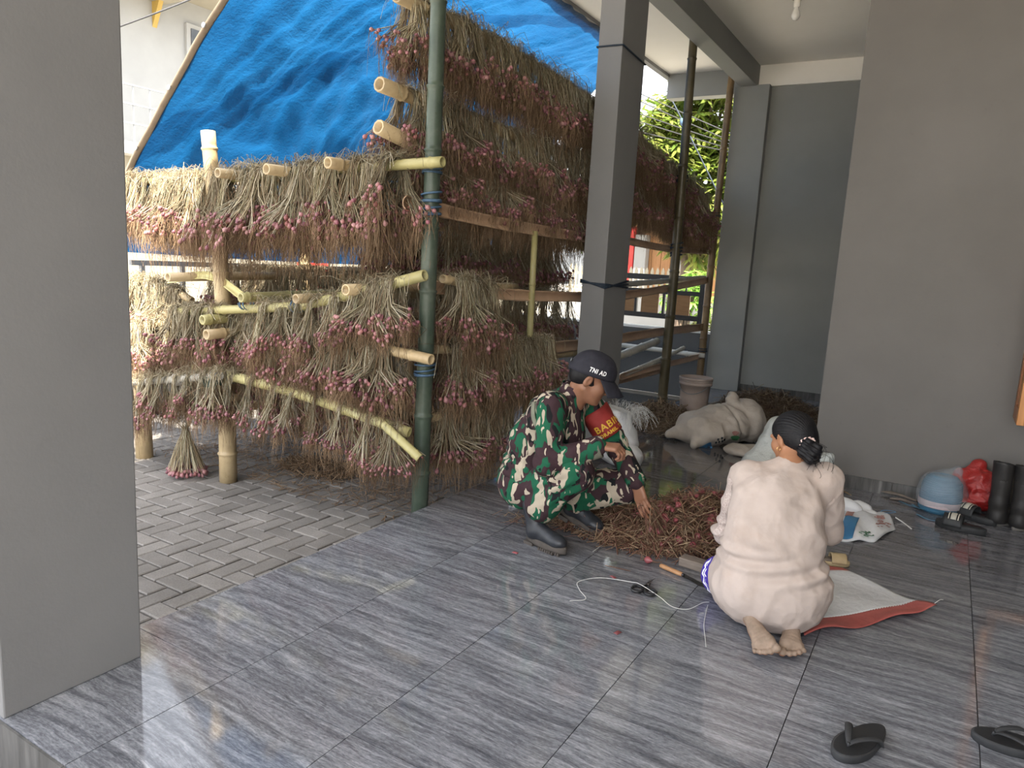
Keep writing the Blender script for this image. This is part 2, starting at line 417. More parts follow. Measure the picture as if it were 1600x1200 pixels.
# ------------------------------------------------------------------ blue tarpaulin slung from the eaves
def mk_tarp():
    m, n, o = _new('woven blue polyethylene')
    g = nd(n, 'ShaderNodeTexCoord').outputs['UV']
    v = nd(n, 'ShaderNodeMapping', {'Vector': nd(n, 'ShaderNodeNewGeometry').outputs['Position'], 'Scale': (1, 1, 1)}).outputs[0]
    f = noise(n, v, 1.6, 6, .65)
    vs = nd(n, 'ShaderNodeMapping', {'Vector': v, 'Scale': (2.5, .35, 2.5)}).outputs[0]
    dirt = noise(n, vs, 1.0, 5, .7)
    col = ramp(n, f, [(.3, (.0045, .050, .132)), (.7, (.010, .080, .190))])
    d2 = ramp(n, dirt, [(.55, (1, 1, 1)), (.75, (.62, .66, .70))])
    col = mixc(n, .9, col, d2, 'MULTIPLY')
    sx = nd(n, 'ShaderNodeSeparateXYZ', {0: v})                       # slanting band painted darker as fold shading along a doubled strip
    fx = nd(n, 'ShaderNodeMath', {0: sx.outputs[0], 1: .795, 2: 5.17 + 2.42}, operation='MULTIPLY_ADD').outputs[0]
    fy = nd(n, 'ShaderNodeMath', {0: sx.outputs[1], 1: -.606, 2: fx}, operation='MULTIPLY_ADD').outputs[0]
    fz = nd(n, 'ShaderNodeMath', {0: noise(n, v, .9, 2), 1: .22, 2: fy}, operation='MULTIPLY_ADD').outputs[0]
    col = mixc(n, .85, col, ramp(n, fz, [(0, (1, 1, 1)), (.07, (1, 1, 1)), (.08, (.50, .55, .60)), (.30, (.55, .60, .66)), (.31, (1, 1, 1))]), 'MULTIPLY')
    wv = nd(n, 'ShaderNodeTexWave', {'Vector': v, 'Scale': 18.0, 'Distortion': 1.5}, wave_type='BANDS', bands_direction='Y').outputs['Fac']
    hh = nd(n, 'ShaderNodeMath', {0: noise(n, v, 22, 5, .65, 1.0), 1: .05, 2: noise(n, v, 7, 3)}, operation='MULTIPLY_ADD').outputs[0]
    hb = nd(n, 'ShaderNodeMath', {0: noise(n, v, 30, 4, .7), 1: hh}, operation='ADD').outputs[0]
    b = bump(n, hb, .9, .03)
    p = pbsdf(n, None, col, .45, b, .35)
    t = nd(n, 'ShaderNodeBsdfTranslucent', {'Color': mixc(n, 1.0, col, (1.0, 1.15, 1.2), 'MULTIPLY'), 'Normal': b})
    mx = nd(n, 'ShaderNodeMixShader', {0: .58, 1: p.outputs[0], 2: t.outputs[0]})
    n.links.new(mx.outputs[0], o.inputs[0])
    return m
M['tarp'] = mk_tarp()
M['hem'] = m_noise('dusty beige hem tape', (.30, .24, .18), (.38, .31, .24), 12, .8)
TP = spline([(-3.69, 4.135), (-4.55, 3.88), (-5.28, 3.41), (-5.92, 2.82), (-6.55, 2.16), (-7.10, 1.45)], 60)
def tarp_fn(U, V):
    # U: along the house (y), V: from the eaves down to the street side
    i = V * (len(TP) - 1); i0 = np.clip(i.astype(int), 0, len(TP) - 2); fr = i - i0
    X = TP[i0, 0] * (1 - fr) + TP[i0 + 1, 0] * fr; Z = TP[i0, 1] * (1 - fr) + TP[i0 + 1, 1] * fr
    y0 = 4.0 + .05 * np.sin(V * PI); Y = y0 + U * (9.0 + 2.2 * V - y0)
    env = np.sin(np.clip(U, 0, 1) * PI) ** .7
    sag = .14 * np.sin(U * 2.5 * PI + .6) * np.sin(V * PI) * env + .10 * np.sin(V * 9 + U * 3.0) * env * V
    fold = .020 * np.sin(Y * 9 + V * 5 + 1.5 * np.sin(V * 7)) * (.3 + V) + .016 * np.sin(Y * 17 + 4 * np.sin(V * 4 + Y))
    fold = fold + .012 * np.sin(V * 46 + 3 * np.sin(Y * 2.2)) + .05 * np.exp(-((V - .62 - .06 * np.sin(Y * 1.3)) / .035) ** 2) * env
    fold = fold + .010 * np.sin(Y * 31 + V * 23 + 5 * np.sin(Y * 3 + V * 9)) + .006 * np.sin(V * 90 - Y * 14 + 4 * np.sin(Y * 5))
    fold = fold * (.2 + .8 * np.clip(U / .07, 0, 1))
    Z = Z - (sag * .8 + fold) * np.sin(V * PI) ** .5 - .05 * np.sin(U * PI) * V
    X = X + fold * .6
    return np.stack([X, Y, Z], -1)
tarp = tag(empty('tarpaulin', (-5, 6, 3)), 'large blue tarpaulin slung from the roof edge over the drying rack', 'tarpaulin')
tm = MB().grid(tarp_fn, 200, 200).build('sheet', M['tarp'], tarp); tm.location = (5, -6, -3)
hv = np.linspace(0, 1, 60); hp = tarp_fn(np.zeros(60), hv)
h_ = MB().tube(hp, .035, 6, flat=.25, up=(0, 0, 1)).build('hem', M['hem'], tarp); h_.location = (5, -6, -3)
tag(h_, 'dusty beige rolled hem')
M['steel'] = m_noise('galvanised steel', (.35, .36, .38), (.5, .51, .53), 30, .35, **{'Metallic': .8})
for q in (.30, .45, .60, .75, .9):
    p = tarp_fn(np.array(0.0), np.array(q))
    e_ = MB().lathe([(.012, -.006), (.022, -.004), (.022, .004), (.012, .006)], 10).build('eyelet', M['steel'], tarp)
    e_.location = (p[0] + 5, p[1] - 6 - .036, p[2] - 3); e_.rotation_euler = (PI / 2, 0, 0)

# ------------------------------------------------------------------ bamboo drying rack
def mk_bamboo(name, c1, c2, c3, node_d=(.10, .08, .05)):
    m, n, o = _new(name)
    v = coords(n, 'World')
    oi = nd(n, 'ShaderNodeObjectInfo').outputs['Random']
    f = noise(n, v, 4, 5, .65)
    col = ramp(n, f, [(.25, c1), (.5, c2), (.75, c3)])
    sp = ramp(n, noise(n, v, 45, 3, .7), [(.6, (1, 1, 1)), (.75, (.6, .55, .48))])
    val = nd(n, 'ShaderNodeMath', {0: oi, 1: .35, 2: .8}, operation='MULTIPLY_ADD').outputs[0]
    hs = nd(n, 'ShaderNodeHueSaturation', {'Color': mixc(n, .6, col, sp, 'MULTIPLY'), 'Value': val}).outputs[0]
    pbsdf(n, o, hs, .38, bump(n, noise(n, v, 70, 3), .15, .003), .4)
    return m
M['bam_green'] = mk_bamboo('green bamboo', (.038, .055, .042), (.058, .080, .058), (.105, .12, .095))
M['bam_tan'] = mk_bamboo('tan dry bamboo', (.34, .25, .14), (.46, .35, .20), (.55, .44, .27))
M['bam_yel'] = mk_bamboo('yellow green bamboo', (.34, .31, .13), (.45, .40, .18), (.50, .47, .26))
M['bam_pale'] = mk_bamboo('pale weathered bamboo', (.38, .36, .31), (.50, .48, .42), (.62, .60, .54))
M['bam_brown'] = mk_bamboo('brown old bamboo', (.13, .085, .045), (.20, .13, .065), (.30, .20, .09))
M['bam_split'] = mk_bamboo('split bamboo inner face', (.42, .27, .17), (.52, .35, .23), (.60, .43, .30))
M['rope'] = m_noise('blue plastic cord', (.045, .09, .15), (.09, .16, .25), 60, .5)
M['rope_d'] = m_noise('dark blue cord', (.012, .022, .04), (.025, .04, .06), 60, .6)
rack = tag(empty('drying_rack', (-2.8, 3.5, GZ)), 'tall bamboo drying rack loaded with shallot bunches beside the porch', 'rack')
rack_off = Vector((2.8, -3.5, -GZ))
def bam_r(L, r0, r1, nodes, phase):
    """positions and radii along a culm with swollen node rings"""
    t = [0.0, L]; rr = {}
    k = phase
    pos = []
    while k < L:
        for d, s in ((-.022, 1.0), (-.008, 1.05), (0, 1.16), (.006, 1.12), (.014, .97), (.03, 1.0)):
            if 0 < k + d < L: pos.append((k + d, s))
        k += nodes * random.uniform(.85, 1.15)
    pos = [(0, 1.0)] + sorted(pos) + [(L, 1.0)]
    return pos
def pole(name, pts, r0, r1, mat, parent, sides=12, node=.36, hollow=True):
    P = spline(pts, 40); d = np.concatenate([[0], np.cumsum(np.linalg.norm(np.diff(P, axis=0), axis=1))]); L = d[-1]
    pos = bam_r(L, r0, r1, node, random.uniform(.05, node))
    s = np.array([p[0] for p in pos]); path = np.stack([np.interp(s, d, P[:, k]) for k in range(3)], 1)
    rad = (r0 + (r1 - r0) * s / L) * np.array([p[1] for p in pos])
    if hollow:
        T0 = path[1] - path[0]; T0 /= np.linalg.norm(T0); T1 = path[-1] - path[-2]; T1 /= np.linalg.norm(T1)
        path = np.concatenate([[path[0] + T0 * .05], [path[0]], path, [path[-1]], [path[-1] - T1 * .05]])
        rad = np.concatenate([[r0 * .66], [r0 * .72], rad, [r1 * .72], [r1 * .66]])
        # tangents at the turned-in ends must keep the culm's direction
    mb = MB()
    P_ = np.array(path); T = np.gradient(P_, axis=0)
    if hollow: T[0] = T[1] = T[2] = T[3]; T[-1] = T[-2] = T[-3] = T[-4]
    T /= np.linalg.norm(T, axis=1)[:, None] + 1e-9
    a = np.array([0, 0, 1.0]) if abs(T[len(T) // 2][2]) < .8 else np.array([1.0, 0, 0])
    V = []; F = []; th = np.arange(sides) * 2 * PI / sides
    for i in range(len(P_)):
        a = a - T[i] * (a @ T[i]); a /= np.linalg.norm(a); b = np.cross(T[i], a)
        V.append(P_[i] + rad[i] * (np.cos(th)[:, None] * b + np.sin(th)[:, None] * a))
    for i in range(len(P_) - 1):
        for q in range(sides):
            q2 = (q + 1) % sides; F.append((i * sides + q, i * sides + q2, (i + 1) * sides + q2, (i + 1) * sides + q))
    F.append(tuple(range(sides))[::-1]); F.append(tuple((len(P_) - 1) * sides + q for q in range(sides)))
    mb.add(np.concatenate(V), F)
    o = mb.build(name, mat, parent)
    if parent is rack: o.location = rack_off
    return o
def split(name, pts, wdt, mats, parent, face=(1, 0, 0)):
    """half culm: a shallow channel whose pale inner side looks along `face`"""
    P = spline(pts, 24); k = len(P); T = np.gradient(P, axis=0); T /= np.linalg.norm(T, axis=1)[:, None]
    fc = np.array(face, float); V = []; F = []; na = 7
    th = np.linspace(-1.15, 1.15, na)
    for i in range(k):
        f = fc - T[i] * (fc @ T[i]); f /= np.linalg.norm(f); u = np.cross(T[i], f)
        r = wdt / 2 / math.sin(1.15); nb = 1.0 + .10 * (abs((i % 8) - 4) < .5)
        for rr in (r * nb, r * .82):
            for t in th: V.append(P[i] + u * rr * math.sin(t) + f * (r * math.cos(1.15) - rr * math.cos(t)))
    row = 2 * na
    for i in range(k - 1):
        for q in range(na - 1):
            a, b = i * row + q, (i + 1) * row + q
            F.append((a, a + 1, b + 1, b)); F.append((a + na, b + na, b + na + 1, a + na + 1))
        a, b = i * row, (i + 1) * row
        F.append((a, b, b + na, a + na)); a += na - 1; b += na - 1; F.append((a, a + na, b + na, b))
    for e in (0, (k - 1) * row):
        for q in range(na - 1): F.append((e + q, e + q + 1, e + na + q + 1, e + na + q))
    mb = MB().add(V, F); o = mb.build(name, mats, parent)
    if parent is rack: o.location = rack_off
    return o
def lash(c, axis, r, mat, turns=4, w_=.006):
    """cord wound round a pole at c; axis = pole direction"""
    ax = np.array(axis, float); ax /= np.linalg.norm(ax)
    u = np.cross(ax, (0, 0, 1) if abs(ax[2]) < .9 else (1, 0, 0)); u /= np.linalg.norm(u); v = np.cross(ax, u)
    t = np.linspace(0, turns * 2 * PI, turns * 12); wob = .012 * np.sin(t * .37)
    P = np.array(c) + r * (np.cos(t)[:, None] * u + np.sin(t)[:, None] * v) + ax * ((t / t[-1] - .5) * w_ * 2.2 * turns + wob)[:, None]
    o = MB().tube(P, w_ * .6, 4).build('binding', mat, rack); o.location = rack_off
    return o
A = lambda px, py, ax, v: tuple(at(px, py, ax, v))
YF = 3.47
post_g = pole('post', [(-2.735, 3.56, GZ), (-2.735, 3.57, 1.6), (-2.74, 3.58, 3.6)], .054, .044, M['bam_green'], rack, 16, .42)
p2 = A(357, 752, 'z', GZ)
pole('post', [p2, (p2[0] - .02, p2[1] - .01, 1.1), A(325, 205, 'y', 3.46)], .066, .05, M['bam_tan'], rack, 14, .45)
p3 = A(226, 714, 'z', GZ)
pole('post', [p3, (p3[0] - .01, p3[1], .3), (p3[0] - .02, p3[1], .66)], .068, .055, M['bam_tan'], rack, 14, .45)
pole('post', [(-2.80, 5.0, GZ), (-2.82, 5.0, 1.80)], .03, .024, M['bam_yel'], rack, 10, .5)
M['bam_dark'] = mk_bamboo('dark brown bamboo', (.060, .048, .026), (.095, .078, .042), (.15, .12, .065))
pole('post', [(-2.645, 7.83, 0), (-2.66, 7.90, 1.6), (-2.72, 8.02, 4.15)], .056, .045, M['bam_dark'], rack, 12, .5)
pole('post', [(-2.80, 9.76, GZ), (-2.79, 9.76, 2.0), (-2.76, 9.74, 4.15)], .05, .044, M['bam_brown'], rack, 12, .5)
for x_, y_ in ((-3.9, 4.9), (-5.2, 4.9), (-3.9, 6.6), (-5.2, 6.6), (-3.9, 8.4)):
    pole('post', [(x_, y_, GZ), (x_, y_, 2.15)], .05, .045, M['bam_tan'], rack, 10, .45)
BARS = {}
def bar(key, pts, r, mat, kindp='pole', face=(1, 0, 0), w_=.09):
    BARS[key] = spline(pts, 60)
    if kindp == 'pole': return pole('rail', pts, r, r * .9, mat, rack, 10)
    return split('rail', pts, w_, mat, rack, face)
# front side, seen end-on to the yard
bar('A', [A(692, 253, 'y', YF), A(480, 268, 'y', YF), A(340, 281, 'y', YF), A(252, 295, 'y', YF + .1)], .032, M['bam_yel'])
bar('A4', [A(335, 283, 'y', 3.78), A(255, 282, 'y', 3.78), A(150, 285, 'y', 3.78)], .03, M['bam_yel'])
bar('B4', [A(300, 470, 'y', 3.66), A(250, 445, 'y', 3.62), A(150, 440, 'y', 3.62)], .03, M['bam_tan'])
bar('C4', [A(345, 587, 'y', 3.30), A(250, 594, 'y', 3.30), A(150, 602, 'y', 3.30)], .03, M['bam_pale'])
bar('A2', [(-2.95, 4.0, 2.10), (-4.4, 3.98, 2.08), (-5.9, 4.0, 2.05)], .03, M['bam_tan'])
bar('B', [A(664, 430, 'y', YF - .07), A(540, 462, 'y', YF - .07), A(455, 479, 'y', YF - .07), A(275, 487, 'y', YF - .07)], .034, M['bam_yel'])
bar('B0', [A(262, 437, 'y', YF), A(328, 431, 'y', YF), A(383, 466, 'y', YF)], .03, M['bam_yel'], 'split', (0, -1, .3), .06)
bar('B2', [A(674, 562, 'y', YF - .06), A(560, 535, 'y', YF - .02), A(430, 500, 'y', YF + .05), A(300, 500, 'y', YF + .05), A(190, 512, 'y', YF - .12)], .033, M['bam_tan'])
bar('C', [A(305, 575, 'y', YF - .08), A(450, 610, 'y', YF - .08), A(600, 662, 'y', YF - .08), A(640, 676, 'y', YF - .04)], .037, M['bam_yel'])
bar('C2', [A(322, 608, 'y', YF + .02), A(400, 634, 'y', YF + .02)], .036, M['bam_tan'])
bar('D', [A(598, 662, 'y', YF - .14), A(656, 716, 'y', YF - .14)], .03, M['bam_yel'], 'split', (0, 1, -.6), .055)
# cross poles whose cut ends look at the camera
for (px, py, r, mt) in ((340, 270, .034, 'bam_tan'), (416, 264, .036, 'bam_tan'), (512, 254, .036, 'bam_tan'), (376, 465, .034, 'bam_yel'), (462, 467, .032, 'bam_tan'), (540, 453, .036, 'bam_tan'), (272, 594, .045, 'bam_pale'), (322, 597, .04, 'bam_green'), (316, 500, .036, 'bam_yel'), (322, 523, .038, 'bam_tan'), (262, 433, .035, 'bam_tan')):
    a = A(px, py, 'y', YF - .20)
    pole('rail', [a, (a[0] + .03, a[1] + .9, a[2] + .02), (a[0] + .06, a[1] + 1.9, a[2] + .02)], r, r * .9, M[mt], rack, 10)
# house side, running away along the porch
bar('S1', [(-3.0, 3.52, 3.05), (-3.0, 4.6, 3.06), (-2.98, 6.4, 2.97), (-2.96, 7.0, 2.90)], .04, M['bam_tan'])
bar('S1b', [(-2.95, 6.6, 3.0), (-2.93, 7.7, 2.74), (-2.92, 8.8, 2.62), (-2.92, 9.7, 2.44)], .035, M['bam_tan'])
bar('S2', [(-3.03, 3.42, 2.54), (-3.0, 4.6, 2.50), (-2.98, 6.5, 2.46)], .045, M['bam_tan'])
bar('S2b', [(-2.95, 6.4, 2.48), (-2.93, 8.0, 2.36), (-2.92, 9.6, 2.22)], .035, M['bam_tan'])
bar('S3', [(-3.03, 3.42, 2.30), (-3.0, 4.2, 2.20), (-2.98, 6.5, 2.10)], .045, M['bam_tan'])
bar('R1', [(-2.83, 3.45, 1.87), (-2.82, 4.6, 1.82), (-2.82, 6.2, 1.80)], .04, M['bam_split'], 'split', (1, -.3, 0), .085)
bar('R1b', [(-2.82, 6.6, 1.83), (-2.81, 8.0, 1.80), (-2.83, 9.75, 1.83)], .04, M['bam_split'], 'split', (1, -.3, 0), .075)
bar('R2', [(-2.83, 3.62, 1.38), (-2.82, 4.8, 1.31), (-2.82, 6.3, 1.275)], .04, M['bam_split'], 'split', (1, -.3, 0), .085)
bar('R2b', [(-2.80, 6.5, 1.27), (-2.80, 8.0, 1.345), (-2.80, 9.75, 1.46)], .04, M['bam_split'], 'split', (1, -.3, 0), .085)
bar('R2c', [(-2.90, 6.4, 1.37), (-2.88, 8.2, 1.43), (-2.86, 9.7, 1.49)], .032, M['bam_pale'])
bar('R3', [(-2.83, 4.9, .87), (-2.82, 6.3, .85), (-2.81, 8.0, .855), (-2.81, 9.72, .83)], .04, M['bam_split'], 'split', (1, -.3, 0), .10)
bar('R3b', [(-2.9, 3.6, .95), (-2.88, 5.2, .80), (-2.86, 6.6, .76)], .035, M['bam_tan'])
bar('R4', [(-2.86, 6.3, .60), (-2.86, 7.3, .68), (-2.86, 8.1, .74)], .045, M['bam_pale'])
bar('R5', [(-2.84, 6.6, .42), (-2.80, 7.9, .52), (-2.82, 9.0, .60)], .03, M['bam_pale'])
bar('R6', [A(971, 589, 'x', -2.78), A(1030, 573, 'x', -2.78), A(1097, 556, 'x', -2.78)], .04, M['bam_split'], 'split', (1, -.3, 0), .075)
bar('R7', [(-4.6, 9.6, .49), (-2.72, 9.62, .46)], .035, M['bam_pale'])
bar('R8', [(-2.84, 7.0, .40), (-2.84, 8.3, .38)], .04, M['bam_split'], 'split', (1, -.3, 0), .07)
bar('S6', [(-2.74, 3.72, 1.43), (-2.73, 4.25, 1.36)], .028, M['bam_tan'])
bar('S7', [(-2.80, 3.7, .98), (-2.78, 4.5, .93), (-2.78, 5.25, .92)], .03, M['bam_tan'])
bar('S8', [(-2.83, 3.7, .52), (-2.82, 4.6, .48), (-2.82, 5.4, .44)], .03, M['bam_tan'])
# rows standing deeper inside the rack
bar('I1', [(-3.35, 3.7, 1.80), (-3.35, 6.4, 1.74)], .03, M['bam_tan'])
bar('I4', [(-3.75, 4.3, 1.84), (-3.75, 6.8, 1.80)], .03, M['bam_tan'])
bar('I2', [(-3.20, 3.8, 1.30), (-3.20, 6.4, 1.25)], .03, M['bam_tan'])
bar('I3', [(-3.1, 3.9, .70), (-3.1, 5.6, .66)], .03, M['bam_tan'])
bar('K1', [(-3.2, 4.35, 1.40), (-4.4, 4.3, 1.36), (-5.7, 4.3, 1.33)], .03, M['bam_tan'])
bar('K2', [(-3.2, 4.95, 1.38), (-4.4, 4.95, 1.36), (-5.9, 4.9, 1.33)], .03, M['bam_tan'])
bar('K3', [(-3.1, 4.2, .62), (-4.2, 4.2, .60), (-5.6, 4.2, .60)], .03, M['bam_tan'])
bar('K4', [(-3.2, 4.8, 2.05), (-5.9, 4.8, 2.02)], .03, M['bam_tan'])
# bindings
lash((-2.735, 3.57, 2.07), (0, 0, 1), .06, M['rope'], 5)
lash((-2.735, 3.57, 1.86), (0, 0, 1), .06, M['rope'], 6, .012)
lash((-2.735, 3.565, .87), (0, 0, 1), .064, M['rope'], 5, .010)
lash(A(385, 474, 'y', YF - .09), (1, 0, 0), .045, M['rope'], 5)
lash(A(463, 478, 'y', YF - .07), (1, 0, 0), .043, M['rope'], 4)
lash((-2.69, 7.97, 2.55), (0, 0, 1), .06, M['rope_d'], 5, .009)
lash((-2.67, 7.93, 1.78), (0, 0, 1), .065, M['rope_d'], 6, .012)
lash((-2.78, 9.755, 2.3), (0, 0, 1), .056, M['rope_d'], 4)
lash((-2.79, 9.755, .52), (0, 0, 1), .058, M['rope_d'], 5)

# ------------------------------------------------------------------ shallot bunches
M['stalk'] = m_island('dry shallot leaves', [(.24, .18, .11), (.34, .28, .18), (.44, .39, .27), (.17, .12, .07), (.31, .29, .18), (.56, .51, .40), (.25, .19, .12), (.38, .33, .22), (.15, .10, .065)], .75, .15, .10)
M['stalk_d'] = m_island('withered brown leaves', [(.085, .058, .036), (.13, .09, .05), (.17, .125, .075), (.10, .07, .045), (.20, .15, .09)], .8, .12)
M['bulb'] = m_island('shallot skins', [(.17, .060, .075), (.25, .095, .12), (.33, .15, .165), (.21, .075, .065), (.38, .20, .20), (.14, .05, .06)], .45, .4)
M['root'] = m_island('dry shallot roots', [(.18, .115, .07), (.25, .165, .10), (.31, .22, .14), (.14, .085, .05)], .85, .1)
BULB_P = [(.0, -1.0), (.42, -.92), (.85, -.5), (1.0, .0), (.82, .55), (.42, 1.0), (.20, 1.5)]
def add_bulb(mb, c, r, axis, sides=6):
    ax = np.array(axis, float); ax /= np.linalg.norm(ax) + 1e-9
    u = np.cross(ax, (1, .3, 0)); u /= np.linalg.norm(u) + 1e-9; v = np.cross(ax, u)
    th = np.arange(sides) * 2 * PI / sides; V = [np.array(c) - ax * r]; F = []
    pr = BULB_P[1:]
    for (q, z) in pr: V.extend(list(np.array(c) + ax * z * r + r * q * (np.cos(th)[:, None] * u + np.sin(th)[:, None] * v)))
    for k in range(sides): F.append((0, 1 + (k + 1) % sides, 1 + k))
    for i in range(len(pr) - 1):
        for k in range(sides):
            k2 = (k + 1) % sides; a = 1 + i * sides; b = a + sides
            F.append((a + k, a + k2, b + k2, b + k))
    mb.add(V, F)
def bunch_meshes(seed, L=(.24, .36), nc=(2, 3), n_in=20, spread=.13, long_roots=.16, fan=.46, out=(.03, .11)):
    """one tied bunch slung over a rail: clumps of stalks on both sides, bulbs below, root mats under the bulbs"""
    r_ = np.random.default_rng(seed); st, bu, ro = MB(), MB(), MB()
    for s in (1, -1):
        k_ = int(r_.integers(nc[0], nc[1] + 1))
        for c in range(k_):
            ac = (c - (k_ - 1) / 2) * fan * r_.uniform(.7, 1.2) + r_.normal(0, .08); oc = r_.uniform(*out); Lc = r_.uniform(*L)
            xc = (c - (k_ - 1) / 2) * .035
            for i in range(n_in):
                a = ac + r_.normal(0, spread); ln = Lc * r_.uniform(.80, 1.06); o_ = oc + r_.normal(0, .022)
                x0 = xc + r_.normal(0, .016)
                top = np.array([x0 + r_.normal(0, .02), -s * r_.uniform(-.015, .05), .036 + abs(r_.normal(0, .016))])
                sh = np.array([x0, s * (.040 + r_.uniform(0, .02)), .012])
                mid = np.array([x0 + ln * .42 * math.sin(a * .4), s * (.045 + max(o_, 0) * .4), -ln * .45]) + r_.normal(0, .011, 3)
                end = np.array([x0 + ln * math.sin(a), s * (.04 + max(o_, -.01)), -ln * math.cos(a)]) + r_.normal(0, .010, 3)
                P = spline([top, sh, mid, end], 7)
                wd = r_.uniform(.0017, .0038)
                st.tube(P, np.linspace(wd * .8, wd * 1.2, len(P)), 3, cap=False, flat=.6)
                if r_.random() < .9:
                    rb = r_.uniform(.0090, .0155); d = end - mid; d /= np.linalg.norm(d); d = d + r_.normal(0, .25, 3); d /= np.linalg.norm(d)
                    add_bulb(bu, end + d * rb * .8, rb, -d)
                    for k in range(4):
                        q = end + d * rb * 1.5 + r_.normal(0, .005, 3)
                        rl = r_.uniform(.04, .13) if r_.random() > long_roots else r_.uniform(.14, .30)
                        e2 = q + np.array([r_.normal(0, .022), r_.normal(0, .020), -rl])
                        P = spline([q, (q + e2) / 2 + r_.normal(0, .014, 3), e2], 5)
                        ro.tube(P, np.linspace(.0018, .0007, len(P)), 3, cap=False)
    for i in range(46):                              # withered leaf tips over and beside the rail
        s = 1 if r_.random() < .5 else -1
        q = np.array([r_.normal(0, .06), s * r_.uniform(0, .05), .035])
        e2 = q + np.array([r_.normal(0, .06), s * abs(r_.normal(.03, .03)), r_.uniform(-.03, .07)])
        e3 = e2 + np.array([r_.normal(0, .06), s * .03, -r_.uniform(.01, .14)])
        st.tube(spline([q, e2, e3], 6), .0018, 3, cap=False, flat=.6)
    for i in range(60):                              # brown tangle hanging through
        s = 1 if i % 2 else -1
        q = np.array([r_.normal(0, .07), s * (.03 + r_.uniform(0, .06)), -r_.uniform(.05, L[1] * .9)])
        e2 = q + np.array([r_.normal(0, .05), s * r_.normal(.005, .025), -r_.uniform(.05, .20)])
        ro.tube(spline([q, (q + e2) / 2 + r_.normal(0, .016, 3), e2], 5), .0014, 3, cap=False)
    return st.mesh('leaves', M['stalk']), bu.mesh('bulbs', M['bulb']), ro.mesh('roots', M['root'])
VAR = [bunch_meshes(100 + i) for i in range(8)]
VAR_S = [bunch_meshes(200 + i, (.16, .27), (2, 2)) for i in range(3)]
VAR_L = [bunch_meshes(300 + i, (.28, .42), (2, 3), long_roots=.35, fan=.34) for i in range(4)]
VAR_N = [bunch_meshes(400 + i, (.26, .36), (1, 1), 26, .2, .12) for i in range(4)]
VAR_X = [bunch_meshes(500 + i, (.26, .38), (2, 2), 15) for i in range(4)]
class MB3:
    """the bunches deep inside the rack, past the first 300: one joined object with three part meshes"""
    def __init__(self): self.acc = [([], [], [0]) for _ in range(3)]
    def put(self, var, p, a, s):
        R = np.array(Matrix.Rotation(a, 3, 'Z')) * s
        for me, (vs, fs, n) in zip(var, self.acc):
            v = np.empty(len(me.vertices) * 3); me.vertices.foreach_get('co', v); v = v.reshape(-1, 3) @ R.T + np.array(p)
            li = np.empty(len(me.loops), np.int64); me.loops.foreach_get('vertex_index', li); ls = np.empty(len(me.polygons), np.int64); me.polygons.foreach_get('loop_total', ls)
            vs.append(v); fs.append((li + n[0], ls)); n[0] += len(v)
    def build(self):
        t = tag(empty('hanging_shallots', (-3.4, 4.6, 1.8)), 'dark mass of shallot bunches hanging deep inside the rack', 'shallots', kind='stuff')
        for (vs, fs, n), nm, mt in zip(self.acc, ('leaves', 'bulbs', 'roots'), ('stalk', 'bulb', 'root')):
            me = bpy.data.meshes.new(nm); V = np.concatenate(vs); L = np.concatenate([f[0] for f in fs]); S_ = np.concatenate([f[1] for f in fs])
            me.vertices.add(len(V)); me.vertices.foreach_set('co', V.ravel()); me.loops.add(len(L)); me.loops.foreach_set('vertex_index', L)
            me.polygons.add(len(S_)); me.polygons.foreach_set('loop_start', np.concatenate([[0], np.cumsum(S_)[:-1]])); me.polygons.foreach_set('loop_total', S_)
            me.polygons.foreach_set('use_smooth', [True] * len(S_)); me.update(calc_edges=True); me.materials.append(M[mt])
            o = obj_of(nm, me, t); o.location = (3.4, -4.6, -1.8); o['kind'] = 'stuff'
def make_bunch(var, loc, rotz, label, group, scale=1.0):
    t = tag(empty('shallot_bunch', loc, rotz), label, 'shallot bunch', group)
    t.scale = (scale, scale, scale)
    for me, nm in zip(var, ('leaves', 'bulbs', 'roots')):
        o = obj_of(nm, me, t); o['kind'] = 'stuff'
    return t
def along(key, t0, t1, step):
    P = BARS[key]; d = np.concatenate([[0], np.cumsum(np.linalg.norm(np.diff(P, axis=0), axis=1))])
    s = np.arange(t0 * d[-1], t1 * d[-1], step)
    Q = np.stack([np.interp(s, d, P[:, k]) for k in range(3)], 1)
    T = np.stack([np.interp(s + .01, d, P[:, k]) - np.interp(s - .01, d, P[:, k]) for k in range(3)], 1)
    return Q, T
STUFF = MB3()
def row(key, t0, t1, step, where, ref, variants, group, jit=.02, sc=(.88, 1.1), yaw=.18, deep=False):
    Q, T = along(key, t0, t1, step)
    for i, (q, t) in enumerate(zip(Q, T)):
        a = math.atan2(t[1], t[0]) + random.gauss(0, yaw) + (PI if random.random() < .5 else 0)
        p = (q[0] + random.gauss(0, jit * .4), q[1] + random.gauss(0, jit * .4), q[2] + random.uniform(-.012, .01))
        if deep:
            STUFF.put(random.choice(VAR_X), p, a, random.uniform(*sc)); continue
        make_bunch(random.choice(variants), p, a, 'shallot bunch on %s, %s from %s' % (where, nth(i + 1), ref), group, random.uniform(*sc))
    return 0 if deep else len(Q)
N = 0
G = 'the green post'
VM = VAR + VAR_L[:2]
N += row('A', .135, .99, .14, 'the top front rail', G, VAR_L + VAR, 'bunches on the top front rail', sc=(.95, 1.25), yaw=.3)
N += row('A2', .10, .99, .22, '', '', VAR_S, '', sc=(1.1, 1.3), deep=True)
N += row('B', .10, .24, .13, 'the high middle front rail', G, VAR, 'bunches on the middle front rail', sc=(.75, .95))
